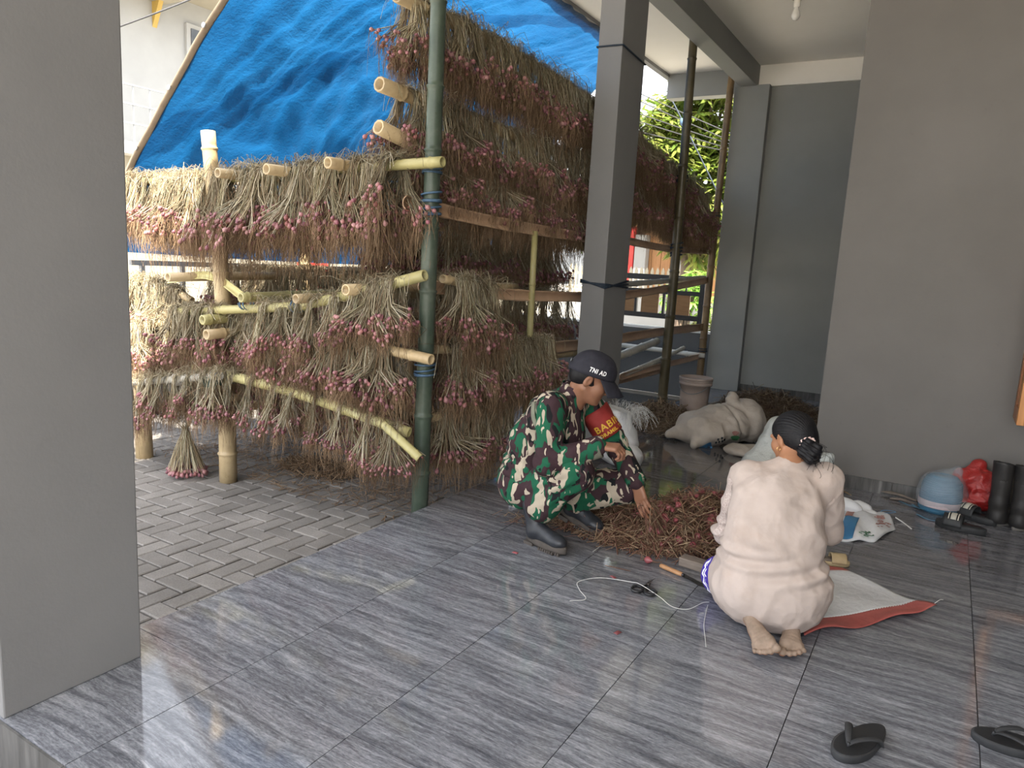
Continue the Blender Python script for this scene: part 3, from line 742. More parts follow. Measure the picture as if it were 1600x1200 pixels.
N += row('B', .30, .62, .16, 'the middle front rail', G, VAR + VAR_N, 'bunches on the middle front rail', sc=(.75, 1.0), yaw=.3)
N += row('B', .80, .99, .15, 'the low middle front rail', G, VAR, 'bunches on the left of the middle front rail', sc=(.8, 1.0))
N += row('B2', .12, .95, .125, 'the lower middle front rail', G, VAR, 'bunches on the lower middle front rail', sc=(.85, 1.15), yaw=.3)
N += row('A4', .02, .75, .125, 'the sunlit left top rail', 'its right end', VAR, 'bunches on the sunlit left top rail', sc=(.95, 1.2), yaw=.3)
N += row('B4', .15, .8, .14, 'the sunlit left middle rail', 'its right end', VAR, 'bunches on the sunlit left middle rail', sc=(.9, 1.15), yaw=.4)
N += row('C4', .0, .8, .15, 'the low left rail', 'its right end', VAR_N + VAR_S, 'bunches on the low left rail', sc=(.75, 1.0), yaw=.4)
N += row('C', .02, .98, .21, 'the sloping low yellow rail', 'its left end', VAR_L + VAR_N, 'bunches on the sloping low rail', sc=(.7, 1.0), yaw=.4)
N += row('K3', .0, .99, .13, 'the low rail deep in the rack', G, VAR_L, 'bunches low and deep in the rack', deep=True)
N += row('K1', .03, .99, .16, 'the second middle rail', G, VAR, 'bunches on the middle rail behind the front', sc=(.8, 1.05))
N += row('K2', .03, .99, .22, 'the rearmost middle rail', G, VAR, 'bunches on the rearmost middle rail', deep=True)
N += row('S1', .05, .99, .125, 'the highest side rail', G, VAR, 'bunches on the highest side rail', sc=(.9, 1.2))
N += row('S2', .09, .99, .125, 'the second highest side rail', G, VAR, 'bunches on the second side rail', sc=(.9, 1.2))
N += row('S3', .10, .99, .125, 'the third side rail', G, VAR, 'bunches on the third side rail', sc=(.85, 1.1))
N += row('S1b', .02, .99, .14, 'the high far rail', 'the central column', VAR, 'bunches on the high far rail', sc=(1.0, 1.25))
N += row('S2b', .0, .99, .15, 'the lower far rail', 'the central column', VAR, 'bunches on the lower far rail', sc=(.9, 1.1))
N += row('I1', .30, .99, .14, 'the inner rail under the split bamboo', G, VAR_L, 'bunches on the upper inner rail', deep=True)
N += row('I4', .0, .99, .15, '', '', VAR_L, '', deep=True, sc=(1.0, 1.3))
N += row('I2', .08, .99, .16, 'the inner rail at waist height', G, VAR, 'bunches on the waist high inner rail', deep=True)
N += row('S6', .30, .99, .12, 'the short rail beside the green post', G, VAR_L, 'bunches on the short side rail')
N += row('S7', .12, .99, .115, 'the outer side rail at knee height', G, VAR, 'bunches on the outer knee high rail', sc=(.95, 1.2))
N += row('S8', .12, .55, .14, 'the lowest side rail', G, VAR, 'bunches on the lowest side rail')
STUFF.build()
print('BUNCHES', N)
# ------------------------------------------------------------------ beyond the yard
M['render_w'] = m_noise('cream house render', (.27, .245, .19), (.31, .285, .225), 1.5, .8, kind='World')
M['render_p'] = m_noise('white house paint', (.30, .30, .29), (.34, .34, .33), 1.5, .8, kind='World')
M['yellow'] = m_noise('ochre painted bracket', (.36, .24, .05), (.42, .29, .08), 4, .6)
M['dark'] = m_noise('dark window glass', (.04, .045, .05), (.07, .075, .08), 3, .15)
M['black'] = m_noise('black painted steel', (.012, .012, .013), (.02, .02, .022), 30, .4)
h = tag(empty('house', (-14.5, 9, GZ)), 'cream two-storey house across the yard left of the tarpaulin', 'house')
def hp_(name, lo, hi, mat, par=h, off=(14.5, -9, .20), bevel=0):
    o = boxobj(name, lo, hi, mat, par, bevel)
    if par is h: o.location = off
    return o
hp_('wall', (-18.5, 4.5, GZ), (-14.2, 26, 3.2), M['render_w'])
hp_('upper_wall', (-18.5, 6.0, 3.2), (-15.1, 26, 7.2), M['render_p'])
hp_('balcony_floor', (-15.1, 4.5, 3.2), (-13.8, 26, 3.42), M['render_p'])
hp_('roof_slab', (-19, 5.2, 6.5), (-13.9, 10.2, 6.75), M['render_w'])
hp_('cornice', (-19, 4.2, 6.75), (-13.6, 26.5, 7.3), M['render_w'])
for y_ in (9.95, 12.3, 14.9):
    b_ = MB(); b_.add([(-15.1, y_, 6.5), (-14.85, y_, 6.5), (-15.1, y_, 6.0), (-15.1, y_ + .10, 6.5), (-14.85, y_ + .10, 6.5), (-15.1, y_ + .10, 6.0)], [(0, 1, 2), (3, 5, 4), (0, 3, 4, 1), (1, 4, 5, 2), (2, 5, 3, 0)])
    o = b_.build('bracket', M['yellow'], h, smooth=False); o.location = (14.5, -9, .20); tag(o, 'ochre yellow eaves bracket')
for y_ in (10.7, 13.4, 16.5):
    f_ = boxobj('window', (-15.12, y_, 5.45), (-15.02, y_ + 1.0, 6.3), M['render_p'], h, .01); f_.location = (14.5, -9, .20)
    boxobj('pane', (-15.03, y_ + .1, 5.55), (-15.0, y_ + .9, 6.2), M['dark'], f_)
rl = MB()
for z_ in (3.75, 4.1, 4.45): rl.box((-13.86, 4.6, z_), (-13.83, 25, z_ + .03))
for k in range(60): rl.box((-13.86, 4.6 + k * .34, 3.42), (-13.84, 4.62 + k * .34, 4.48))
o = rl.build('balcony_railing', M['greyrail'], h, smooth=False); o.location = (14.5, -9, .20)
# street railing behind the rack
fr = tag(empty('street_railing', (-6.98, 3, GZ)), 'low grey metal railing along the street behind the rack', 'railing')
for z_, t_ in ((1.32, .05), (.92, .03), (.5, .03)):
    o = boxobj('rail', (-7.0, 4.3, z_), (-6.96, 9.9, z_ + t_), M['greyrail'], fr); o.location = (6.98, -3, .20)
for k in range(13):
    o = boxobj('post', (-7.0, 4.4 + k * .45, GZ - .05), (-6.96, 4.44 + k * .45, 1.32), M['greyrail'], fr); o.location = (6.98, -3, .20)
# red cart glimpsed through the rack
M['red'] = m_noise('faded red paint', (.62, .035, .03), (.70, .06, .05), 6, .5)
gt = tag(empty('red_crate', (-9.55, 9.2, GZ)), 'red slatted crate on legs glimpsed through the rack', 'crate')
for k in range(5):
    boxobj('slat', (-.02, -.32, .95 + k * .13), (.02, .32, 1.04 + k * .13), M['red'], gt)
for y_ in (-.3, .3):
    boxobj('leg', (-.06, y_ - .03, 0), (-.02, y_ + .03, 1.60), M['red'], gt)

# carport-like black gate with wooden panels behind the low wall
g_ = tag(empty('gate', (-3.5, 10.12, .75)), 'black steel gate with three brown wooden panels behind the low wall', 'gate')
M['panel'] = m_noise('brown plywood panel', (.26, .13, .045), (.34, .18, .07), 5, .5, stretch=(1, 1, 6))
gx0, gx1 = -.80, .56
for nm, lo, hi in (('frame_bar', (gx0, -.03, .66), (gx1, .03, .74)), ('frame_bar', (gx0, -.03, .47), (gx1, .03, .53)), ('frame_bar', (gx0, -.03, .12), (gx1, .03, .19)), ('frame_post', (gx1 - .07, -.035, -.02), (gx1, .035, .76)), ('frame_post', (gx0, -.035, -.02), (gx0 + .06, .035, .76))):
    boxobj(nm, lo, hi, M['black'], g_)
for x_ in (-.44, -.02): boxobj('frame_post', (x_ - .018, -.025, .15), (x_ + .018, .025, .5), M['black'], g_)
boxobj('frame_post', (.28, -.012, .53), (.30, .012, .66), M['black'], g_)
for (a_, b_) in ((-.66, -.47), (-.36, -.1), (.06, .36)):
    boxobj('wood_panel', (a_, -.012, .19), (b_, .012, .47), M['panel'], g_)
# house across the road: brown timber front, white pier, picket fence
M['timber'] = m_noise('orange brown timber boards', (.42, .20, .08), (.55, .29, .13), 3, .6, kind='World', stretch=(9, 9, .6))
M['timber_d'] = m_noise('dark brown timber', (.09, .055, .04), (.13, .08, .06), 3, .6, kind='World', stretch=(9, 9, .6))
h2 = tag(empty('timber_house', (-5.5, 18, GZ)), 'low timber house with orange brown boards across the road', 'house')
def h2p(name, lo, hi, mat):
    o = boxobj(name, lo, hi, mat, h2); o.location = (5.5, -18, .20); return o
h2p('dark_wall', (-8.6, 18.1, GZ), (-2.5, 18.5, 3.0), M['timber_d'])
for k, (a_, b_) in enumerate(((-7.6, -7.15), (-6.95, -6.2), (-5.6, -4.4))):
    n_ = max(2, int((b_ - a_) / .19))
    for q in range(n_):
        h2p('board', (a_ + (b_ - a_) * q / n_ + .006, 18.02, .35 if k == 2 else GZ), (a_ + (b_ - a_) * (q + 1) / n_ - .006, 18.1, 2.75), M['timber'])
h2p('pier', (-7.05, 17.7, GZ), (-6.75, 17.95, 2.4), M['render_p'])
h2p('red_post', (-7.22, 17.75, GZ), (-7.1, 17.9, 2.6), M['red'])
h2p('pier', (-5.95, 17.7, GZ), (-5.7, 17.95, 2.4), M['render_p'])
h2p('roof_edge', (-8.8, 17.2, 2.75), (-2.3, 18.6, 2.95), M['greyrail'])
for k in range(4): h2p('roof_slat', (-6.2, 16.9 + k * .12, 2.5 + k * .07), (-2.6, 16.95 + k * .12, 2.54 + k * .07), M['greyrail'])
pf = tag(empty('picket_fence', (-6.5, 16.2, GZ)), 'cream picket fence along the far side of the road', 'fence')
for k in range(26):
    x_ = -1.6 + k * .13
    MB().add([(x_, 0, 1.05), (x_ + .07, 0, 1.05), (x_ + .07, 0, 1.72), (x_ + .035, 0, 1.80), (x_, 0, 1.72), (x_, .03, 1.05), (x_ + .07, .03, 1.05), (x_ + .07, .03, 1.72), (x_ + .035, .03, 1.80), (x_, .03, 1.72)],
             [(0, 1, 2, 3, 4), (9, 8, 7, 6, 5), (0, 5, 6, 1), (1, 6, 7, 2), (2, 7, 8, 3), (3, 8, 9, 4), (4, 9, 5, 0)]).build('picket', M['render_w'], pf, smooth=False)
for z_ in (1.2, 1.55): boxobj('rail', (-1.7, .03, z_), (1.9, .06, z_ + .06), M['render_w'], pf)
boxobj('base_wall', (-1.8, -.02, 0), (2.0, .12, 1.08), M['render_p'], pf)
# trees and bushes
M['leaf'] = m_island('sunlit leaves', [(.12, .20, .03), (.22, .30, .05), (.34, .38, .08), (.09, .15, .03), (.42, .42, .12)], .45, .4, .45)
M['leaf_b'] = m_island('bright green leaves', [(.16, .34, .05), (.26, .46, .09), (.36, .52, .14)], .4, .4, .5)
M['bark'] = m_noise('grey brown bark', (.10, .075, .055), (.17, .13, .10), 6, .9)
def leaf_mesh(mb, p, d, L, W, r_):
    d = np.array(d) / np.linalg.norm(d); s = np.cross(d, (0, 0, 1.0)) + r_.normal(0, .3, 3); s /= np.linalg.norm(s) + 1e-9; n_ = np.cross(s, d)
    p = np.array(p)
    a = p + d * L * .35; b = p + d * L * .7 - n_ * L * .06; c = p + d * L - n_ * L * .18
    mb.add([p, a + s * W, a - s * W, b + s * W * .75, b - s * W * .75, c], [(0, 1, 2), (1, 3, 4, 2), (3, 5, 4)])
def tree(name, base, H, blobs, leaf_l, n, label, seed, mat):
    r_ = np.random.default_rng(seed); t = tag(empty(name, base), label, 'tree')
    tr = MB().tube(spline([(0, 0, 0), (.1, .05, H * .4), (-.05, .1, H)], 14), np.linspace(.16, .06, len(spline([(0, 0, 0), (.1, .05, H * .4), (-.05, .1, H)], 14))), 9)
    cr = MB()
    for (c, R) in blobs:
        c = np.array(c); tr.tube(spline([(0, 0, H * .55), c * .55 + np.array([0, 0, H * .25]), c], 8), .035, 5)
        for i in range(n):
            d = r_.normal(0, 1, 3); d /= np.linalg.norm(d); q = c + d * R * r_.uniform(.35, 1.0) ** .6
            # a whorl of drooping leaves
            for k in range(7):
                e = np.array([math.cos(k * .9 + q[0]), math.sin(k * .9 + q[0]), r_.uniform(-.9, .25)]) + d * .4
                leaf_mesh(cr, q, e, leaf_l * r_.uniform(.7, 1.2), leaf_l * .115, r_)
    tr.build('trunk', M['bark'], t)
    cr.build('foliage', mat, t, smooth=False, kind='stuff')
    return t
tree('mango_tree', (-4.7, 14.3, GZ), 3.6, [((-.6, -.2, 4.0), .9), ((.5, .1, 4.9), 1.0), ((.2, -.2, 3.3), .85), ((1.3, 0, 4.2), .9), ((.9, -.1, 3.0), .75), ((.4, .1, 5.9), .9), ((-.9, .2, 3.4), .6), ((1.5, .1, 3.2), .7), ((1.0, 0, 5.6), .8), ((.3, .4, 2.6), .8), ((1.4, .3, 5.0), .9), ((-.3, .4, 4.6), .7)], .32, 220, 'tall mango tree with sunlit drooping leaves across the road', 5, M['leaf'])
tree('leafy_shrub', (-3.95, 12.6, GZ), .9, [((0, 0, 1.35), .28), ((.28, .1, 1.25), .25), ((-.25, 0, 1.3), .22), ((.1, 0, 1.6), .2)], .20, 22, 'bright green leafy shrub behind the black gate', 6, M['leaf_b'])
tree('low_shrub', (-3.2, 11.6, GZ), .6, [((0, 0, .95), .25), ((.25, .1, .9), .22), ((-.2, 0, .8), .22)], .16, 22, 'yellow green low shrub at the right end of the gate', 8, M['leaf'])
for k, (bx, by) in enumerate(((-8.2, 20), (-10.8, 26.5), (-5.0, 27))):
    tree('background_tree', (bx, by, GZ), 3.5, [((0, 0, 4.2), 1.4), ((1.2, .3, 3.6), 1.2), ((-1.2, 0, 3.5), 1.2), ((.3, 0, 5.4), 1.2)], .30, 60, ('round leafy tree far behind the picket fence, %s' % ('left of the mango tree', 'farthest left', 'behind the mango tree')[k]), 20 + k, M['leaf'])
# power lines
M['wire'] = m_noise('black cable', (.03, .03, .032), (.05, .05, .052), 30, .6)
for k, (ya, yb) in enumerate(((146, 212), (158, 224), (178, 229), (190, 236), (206, 241))):
    a_, b_ = at(1000, ya, 'y', 12.5), at(1142, yb, 'y', 11.3); d_ = b_ - a_
    t_ = np.linspace(-2.2, 1.6, 24)[:, None]; P = a_ + d_ * t_ + np.array([0, 0, .03]) * t_ ** 2
    tag(MB().tube(P, .009, 5).build('power_line', M['wire']), 'thin power line crossing in front of the mango tree, %s from the top' % nth(k + 1), 'cable', 'power lines beyond the gate')
P = spline([A(183, 43, 'y', 6.0), A(250, 18, 'y', 6.4), A(345, -20, 'y', 7.0)], 20)
tag(MB().tube(P, .012, 6).build('power_line', M['wire']), 'single black cable crossing the sky above the cream house', 'cable')
# stay wire with an egg insulator, seen between the posts
P = spline([A(1049, 155, 'y', 11.5), A(1062, 180, 'y', 11.5), A(1126, 310, 'y', 11.5), A(1199, 457, 'y', 11.5), A(1254, 568, 'y', 11.5)], 12)
sw = tag(empty('stay_wire', tuple(P[0])), 'slanting stay wire with a blue grey insulator below the beam end', 'cable')
o = MB().tube(P - P[0], .011, 6).build('wire', M['rope_d'], sw)
o = MB().lathe([(.0, -.09), (.035, -.05), (.05, 0), (.035, .05), (.0, .09)], 10).build('insulator', M['rope'], sw); o.location = P[5] * .35 + P[0] * .65 - P[0]; o.rotation_euler = (0, -.5, 0)
# ------------------------------------------------------------------ organic shapes: smooth union of tapered limbs, meshed by surface nets
def cap_(a, b, ra, rb=None, k=.02, op=1): return ('c', np.array(a, float), np.array(b, float), ra, ra if rb is None else rb, k, op)
def ell_(c, r, k=.02, R=None, op=1): return ('e', np.array(c, float), np.array(r, float), np.eye(3) if R is None else np.array(R, float), None, k, op)
def pla_(c, nrm, k=.004): return ('p', np.array(c, float), np.array(nrm, float) / np.linalg.norm(nrm), 0, None, k, -1)
def chain_(pts, rad, k=.02): return [cap_(pts[i], pts[i + 1], rad[i], rad[i + 1], k) for i in range(len(pts) - 1)]
def sdf_eval(prims, P):
    pass
def sdf_grid(prims, res, pad=.03):
    lo = np.full(3, 1e9); hi = -lo
    for t, a, b, c, d, k, op in prims:
        if op < 0 or t == 'p': continue
        if t == 'c': m = max(c, d); l, h = np.minimum(a, b) - m, np.maximum(a, b) + m
        else: m = b.max(); l, h = a - m, a + m
        lo = np.minimum(lo, l); hi = np.maximum(hi, h)
    lo -= pad; n = np.ceil((hi + pad - lo) / res).astype(int) + 1
    D = np.full(n, .2, np.float32)
    ax = [lo[i] + np.arange(n[i]) * res for i in range(3)]
    for t, a, b, c, d, k, op in prims:
        if t == 'p':
            X = (ax[0][:, None, None] - a[0]) * b[0] + (ax[1][None, :, None] - a[1]) * b[1] + (ax[2][None, None, :] - a[2]) * b[2]
            D = np.maximum(D, X.astype(np.float32)); continue
        if t == 'c': m = max(c, d); l, h = np.minimum(a, b) - m, np.maximum(a, b) + m
        else: m = b.max(); l, h = a - m, a + m
        e = k + 3 * res + .02
        i0 = np.clip(np.floor((l - e - lo) / res).astype(int), 0, n - 1); i1 = np.clip(np.ceil((h + e - lo) / res).astype(int) + 1, 1, n)
        sl = tuple(slice(i0[q], i1[q]) for q in range(3))
        X, Y, Z = np.meshgrid(ax[0][sl[0]], ax[1][sl[1]], ax[2][sl[2]], indexing='ij', sparse=True)
        if t == 'c':
            ab = b - a; L2 = ab @ ab + 1e-12
            h_ = np.clip(((X - a[0]) * ab[0] + (Y - a[1]) * ab[1] + (Z - a[2]) * ab[2]) / L2, 0, 1)
            s = np.sqrt((X - a[0] - h_ * ab[0]) ** 2 + (Y - a[1] - h_ * ab[1]) ** 2 + (Z - a[2] - h_ * ab[2]) ** 2) - (c + (d - c) * h_)
        else:
            R = c; dx, dy, dz = X - a[0], Y - a[1], Z - a[2]
            u = dx * R[0][0] + dy * R[0][1] + dz * R[0][2]; v = dx * R[1][0] + dy * R[1][1] + dz * R[1][2]; w_ = dx * R[2][0] + dy * R[2][1] + dz * R[2][2]
            k0 = np.sqrt((u / b[0]) ** 2 + (v / b[1]) ** 2 + (w_ / b[2]) ** 2) + 1e-6
            k1 = np.sqrt((u / b[0] ** 2) ** 2 + (v / b[1] ** 2) ** 2 + (w_ / b[2] ** 2) ** 2) + 1e-6
            s = k0 * (k0 - 1) / k1
        G = D[sl]
        if op > 0:
            hh = np.clip(.5 + .5 * (G - s) / k, 0, 1); D[sl] = (G + (s - G) * hh - k * hh * (1 - hh)).astype(np.float32)
        else:
            s = -s; hh = np.clip(.5 - .5 * (G - s) / k, 0, 1); D[sl] = (G + (s - G) * hh + k * hh * (1 - hh)).astype(np.float32)
    return D, lo, res
def nets(D, lo, res):
    ins = D < 0; n = D.shape
    c = [(i, j, k) for i in (0, 1) for j in (0, 1) for k in (0, 1)]
    sub = lambda A_, o: A_[o[0]:n[0] - 1 + o[0], o[1]:n[1] - 1 + o[1], o[2]:n[2] - 1 + o[2]]
    cnt = sum(sub(ins, o).astype(np.int8) for o in c)
    act = (cnt > 0) & (cnt < 8); idx = np.full(act.shape, -1, np.int64); ii = np.argwhere(act); idx[act] = np.arange(len(ii))
    val = {o: sub(D, o)[act] for o in c}; S = np.zeros((len(ii), 3)); N_ = np.zeros(len(ii))
    for o in c:
        for q in range(3):
            if o[q]: continue
            p = list(o); p[q] = 1; p = tuple(p); a, b = val[o], val[p]
            m = (a < 0) != (b < 0); t = np.where(m, a / np.where(m, a - b, 1), 0)
            pos = np.array(o, float)[None].repeat(len(ii), 0); pos[:, q] = t
            S += pos * m[:, None]; N_ += m
    V = lo + (ii + S / N_[:, None]) * res; F = []
    for q in range(3):
        u, w_ = [(1, 2), (2, 0), (0, 1)][q]
        s0 = [slice(None)] * 3; s1 = [slice(None)] * 3; s0[q] = slice(0, n[q] - 1); s1[q] = slice(1, n[q])
        A0, A1 = ins[tuple(s0)], ins[tuple(s1)]
        for flip in (0, 1):
            e = np.argwhere((A0 & ~A1) if not flip else (~A0 & A1))
            e = e[(e[:, u] > 0) & (e[:, w_] > 0) & (e[:, u] < n[u] - 1) & (e[:, w_] < n[w_] - 1)]
            def g(du, dw):
                f = e.copy(); f[:, u] -= du; f[:, w_] -= dw; return idx[f[:, 0], f[:, 1], f[:, 2]]
            Q = np.stack([g(1, 1), g(0, 1), g(0, 0), g(1, 0)], 1)
            if flip: Q = Q[:, ::-1]
            F.append(Q)
    return V, np.concatenate(F)
def relax(V, F, it=2, lam=.5):
    E_ = np.concatenate([F[:, [0, 1]], F[:, [1, 2]], F[:, [2, 3]], F[:, [3, 0]]]); E_ = np.concatenate([E_, E_[:, ::-1]])
    for _ in range(it):
        S = np.zeros_like(V); np.add.at(S, E_[:, 0], V[E_[:, 1]]); c = np.bincount(E_[:, 0], minlength=len(V))[:, None]
        V = V + lam * (S / np.maximum(c, 1) - V)
    return V
def vnormals(V, F):
    n_ = np.cross(V[F[:, 2]] - V[F[:, 0]], V[F[:, 3]] - V[F[:, 1]]); N_ = np.zeros_like(V)
    for k in range(4): np.add.at(N_, F[:, k], n_)
    return N_ / (np.linalg.norm(N_, axis=1)[:, None] + 1e-12)
def organic(name, prims, mat, parent, res=.007, smooth=2, folds=None, kind=None):
    V, F = nets(*sdf_grid(prims, res)); V = relax(V, F, smooth)
    if folds is not None: V = V + vnormals(V, F) * folds(V)[:, None]
    me = bpy.data.meshes.new(name); me.from_pydata(V.tolist(), [], F.tolist())
    for m in (mat if isinstance(mat, list) else [mat]): me.materials.append(m)
    me.polygons.foreach_set('use_smooth', [True] * len(F)); me.update()
    o = bpy.data.objects.new(name, me); COL.objects.link(o); o.parent = parent
    if parent is not None: o.location = tuple(-np.array(parent.location))
    if kind: o['kind'] = kind
    return o
from mathutils import noise as mn
def nz(V, s, seed=0.0):
    return np.array([mn.noise((p[0] * s + seed, p[1] * s, p[2] * s)) for p in V])
def frame(f, roll=0.0):
    f = np.array(f, float); f /= np.linalg.norm(f); l = np.cross((0, 0, 1), f); l /= np.linalg.norm(l); u = np.cross(f, l)
    c, s = math.cos(roll), math.sin(roll); return np.array([f, c * l + s * u, -s * l + c * u])

def hand(wrist, d, palm_n, side, spread, curl, sc=1.0):
    """palm, four unequal fingers with two bends, thumb from the side of the palm.
    d: direction of the hand, palm_n: direction the palm faces, side: +1 if the thumb lies on cross(d,palm_n)"""
    w = np.array(wrist, float); d = np.array(d, float) / np.linalg.norm(d); pn = np.array(palm_n, float); pn -= d * (pn @ d); pn /= np.linalg.norm(pn)
    s = np.cross(d, pn) * side; P = []
    kn = w + d * .088 * sc
    for i, t in enumerate((.028, .009, -.010, -.028)):
        P.append(cap_(w + s * t * .6 * sc + d * .01, kn + s * t * sc - d * abs(t - .005) * .25, .0145 * sc, .0125 * sc, .012))
    ln = (.040, .045, .042, .032)
    for i, t in enumerate((.029, .010, -.010, -.028)):
        p = kn + s * t * sc - d * abs(t - .005) * .25; a = curl[i]; dd = d + s * spread * (1.2 - i * .8) * .12
        r = (.0098, .0100, .0096, .0086)[i] * sc
        for q, f in enumerate((1.0, .66, .52)):
            a_ = a * (q + 1) * .62
            v = dd * math.cos(a_) + pn * math.sin(a_); v /= np.linalg.norm(v)
            e = p + v * ln[i] * f * sc; P.append(cap_(p, e, r * (1 - .07 * q), r * (.93 - .07 * q), .004)); p = e
    p = w + s * .022 * sc + d * .018 * sc; v = d * .62 + s * .62 + pn * .48; v /= np.linalg.norm(v)
    e = p + v * .044 * sc; P.append(cap_(p, e, .0145 * sc, .0115 * sc, .010)); p = e
    v = d * .85 + s * .12 + pn * .5; v /= np.linalg.norm(v)
    e = p + v * .032 * sc; P.append(cap_(p, e, .0112 * sc, .0100 * sc, .004)); p = e
    v = d * .9 - s * .10 + pn * .45; v /= np.linalg.norm(v); P.append(cap_(p, p + v * .024 * sc, .0100 * sc, .0082 * sc, .004))
    return P
def head_prims(c, R, sc=1.0, fem=0.0):
    """c: centre between the ears; R rows: forward, left, up"""
    T = lambda x, y, z: np.array(c) + sc * (R[0] * x + R[1] * y + R[2] * z)
    E_ = lambda p, r, k=.02, op=1: ell_(T(*p), np.array(r) * sc, k, R, op)
    P = [E_((-.012, 0, .035), (.098, .077, .090)), E_((.032, 0, -.040), (.062, .057, .078), .03)]
    for s in (1, -1):
        P += [cap_(T(-.008, s * .050, -.052), T(.058, s * .018, -.098), .020 * sc, .017 * sc, .025), E_((.056, s * .038, -.028), (.030, .026, .030), .02),
              cap_(T(.076, s * .048, .018), T(.086, s * .014, .022), .009 * sc, .009 * sc, .014)]
    P += [E_((.072, 0, -.097), (.018, .022, .018), .015), cap_(T(.086, 0, .010), T(.106, 0, -.032), .0075 * sc, .0115 * sc, .010)]
    for s in (1, -1):
        P += [E_((.093, s * .012, -.036), (.011, .009, .009), .006), E_((.092, s * .032, .000), (.016, .016, .010), .012, -1)]
    P += [cap_(T(.083, -.020, -.064), T(.083, .020, -.064), .0065 * sc, None, .006), cap_(T(.081, -.016, -.074), T(.081, .016, -.074), .0075 * sc, None, .006)]
    for s in (1, -1):
        Re = np.stack([R[0] * .92 - R[2] * .25 + s * R[1] * -.25, s * R[1], R[2] + R[0] * .25]); Re = np.linalg.qr(Re.T)[0].T
        P += [ell_(T(-.010, s * .082, -.008), np.array((.020, .011, .033)) * sc, .004, Re), ell_(T(-.005, s * .092, -.004), np.array((.010, .006, .018)) * sc, .004, Re, -1)]
    return P, T
def mk_skin(name, c1, c2):
    m, n, o = _new(name)
    v = coords(n, 'Object'); f = noise(n, v, 9, 5, .6)
    col = ramp(n, f, [(.3, c1), (.7, c2)])
    p = pbsdf(n, o, col, .5, bump(n, noise(n, v, 170, 3), .12, .002), .4)
    p.inputs['Subsurface Weight'].default_value = .12; p.inputs['Subsurface Radius'].default_value = (.010, .004, .002); p.inputs['Subsurface Scale'].default_value = .6
    return m
M['skin_m'] = mk_skin('brown skin', (.20, .092, .052), (.26, .125, .075))
M['skin_w'] = mk_skin('tan skin', (.27, .125, .065), (.36, .175, .095))
M['sole'] = None
M['hair'] = m_noise('black hair', (.004, .004, .005), (.010, .0095, .011), 3, .5, .5, stretch=(30, 30, 4), bscale=6, spec=.22)
M['eye_w'] = m_noise('eye white', (.6, .57, .52), (.66, .62, .57), 5, .2)
def mk_camo():
    m, n, o = _new('woodland camouflage cloth')
    v = coords(n, 'Object', (1, 1, 1))
    st = nd(n, 'ShaderNodeMapping', {'Vector': v, 'Rotation': (.3, .6, .6), 'Scale': (1.5, 2.0, .72)}).outputs[0]
    wp = nd(n, 'ShaderNodeTexNoise', {'Vector': st, 'Scale': 7.0, 'Detail': 2.0}).outputs['Color']
    vv = nd(n, 'ShaderNodeMix', {0: .12, 4: st, 5: wp}, data_type='VECTOR').outputs[1]
    def nzv(off, sc, d=1.5, dist=.6):
        a = nd(n, 'ShaderNodeVectorMath', {0: vv, 1: off}, operation='ADD').outputs[0]
        return noise(n, a, sc, d, .5, dist)
    k1 = ramp(n, nzv((0, 0, 0), 8.5), [(0, (0, 0, 0)), (.505, (1, 1, 1))], 'CONSTANT')
    k2 = ramp(n, nzv((4.2, 1.7, 3.3), 11), [(0, (0, 0, 0)), (.605, (1, 1, 1))], 'CONSTANT')
    k3 = ramp(n, nzv((9.1, 5.2, 8.8), 12), [(0, (0, 0, 0)), (.605, (1, 1, 1))], 'CONSTANT')
    k4 = ramp(n, nzv((2.1, 9.2, 1.8), 9), [(0, (0, 0, 0)), (.60, (1, 1, 1))], 'CONSTANT')
    col = mixc(n, k1, (.040, .022, .026), (.012, .085, .045))
    col = mixc(n, k4, col, (.010, .011, .012))
    col = mixc(n, k2, col, (.42, .36, .28)); col = mixc(n, k3, col, (.36, .31, .24))
    b = bump(n, noise(n, v, 9, 4, .6, .8), .35, .03)
    b2 = nd(n, 'ShaderNodeBump', {'Height': noise(n, v, 500, 2), 'Strength': .15, 'Distance': .001, 'Normal': b}).outputs[0]
    pbsdf(n, o, col, .85, b2, .15)
    return m
M['camo'] = mk_camo()
M['cuff'] = m_noise('olive grey cuff cloth', (.13, .135, .10), (.18, .185, .14), 30, .85)
M['navy'] = m_noise('black navy cap cloth', (.010, .010, .016), (.018, .018, .027), 40, .8, .2)
M['leather'] = m_noise('black boot leather', (.014, .016, .020), (.028, .030, .036), 20, .38, .2)
M['solerub'] = m_noise('dusty brown rubber sole', (.05, .042, .036), (.085, .072, .062), 20, .8)
M['band'] = m_noise('red armband cloth', (.22, .018, .015), (.29, .028, .022), 14, .7)
M['gold'] = m_noise('yellow lettering', (.58, .34, .03), (.66, .40, .05), 20, .6)
M['white_t'] = m_noise('white thread', (.7, .7, .7), (.8, .8, .8), 20, .6)
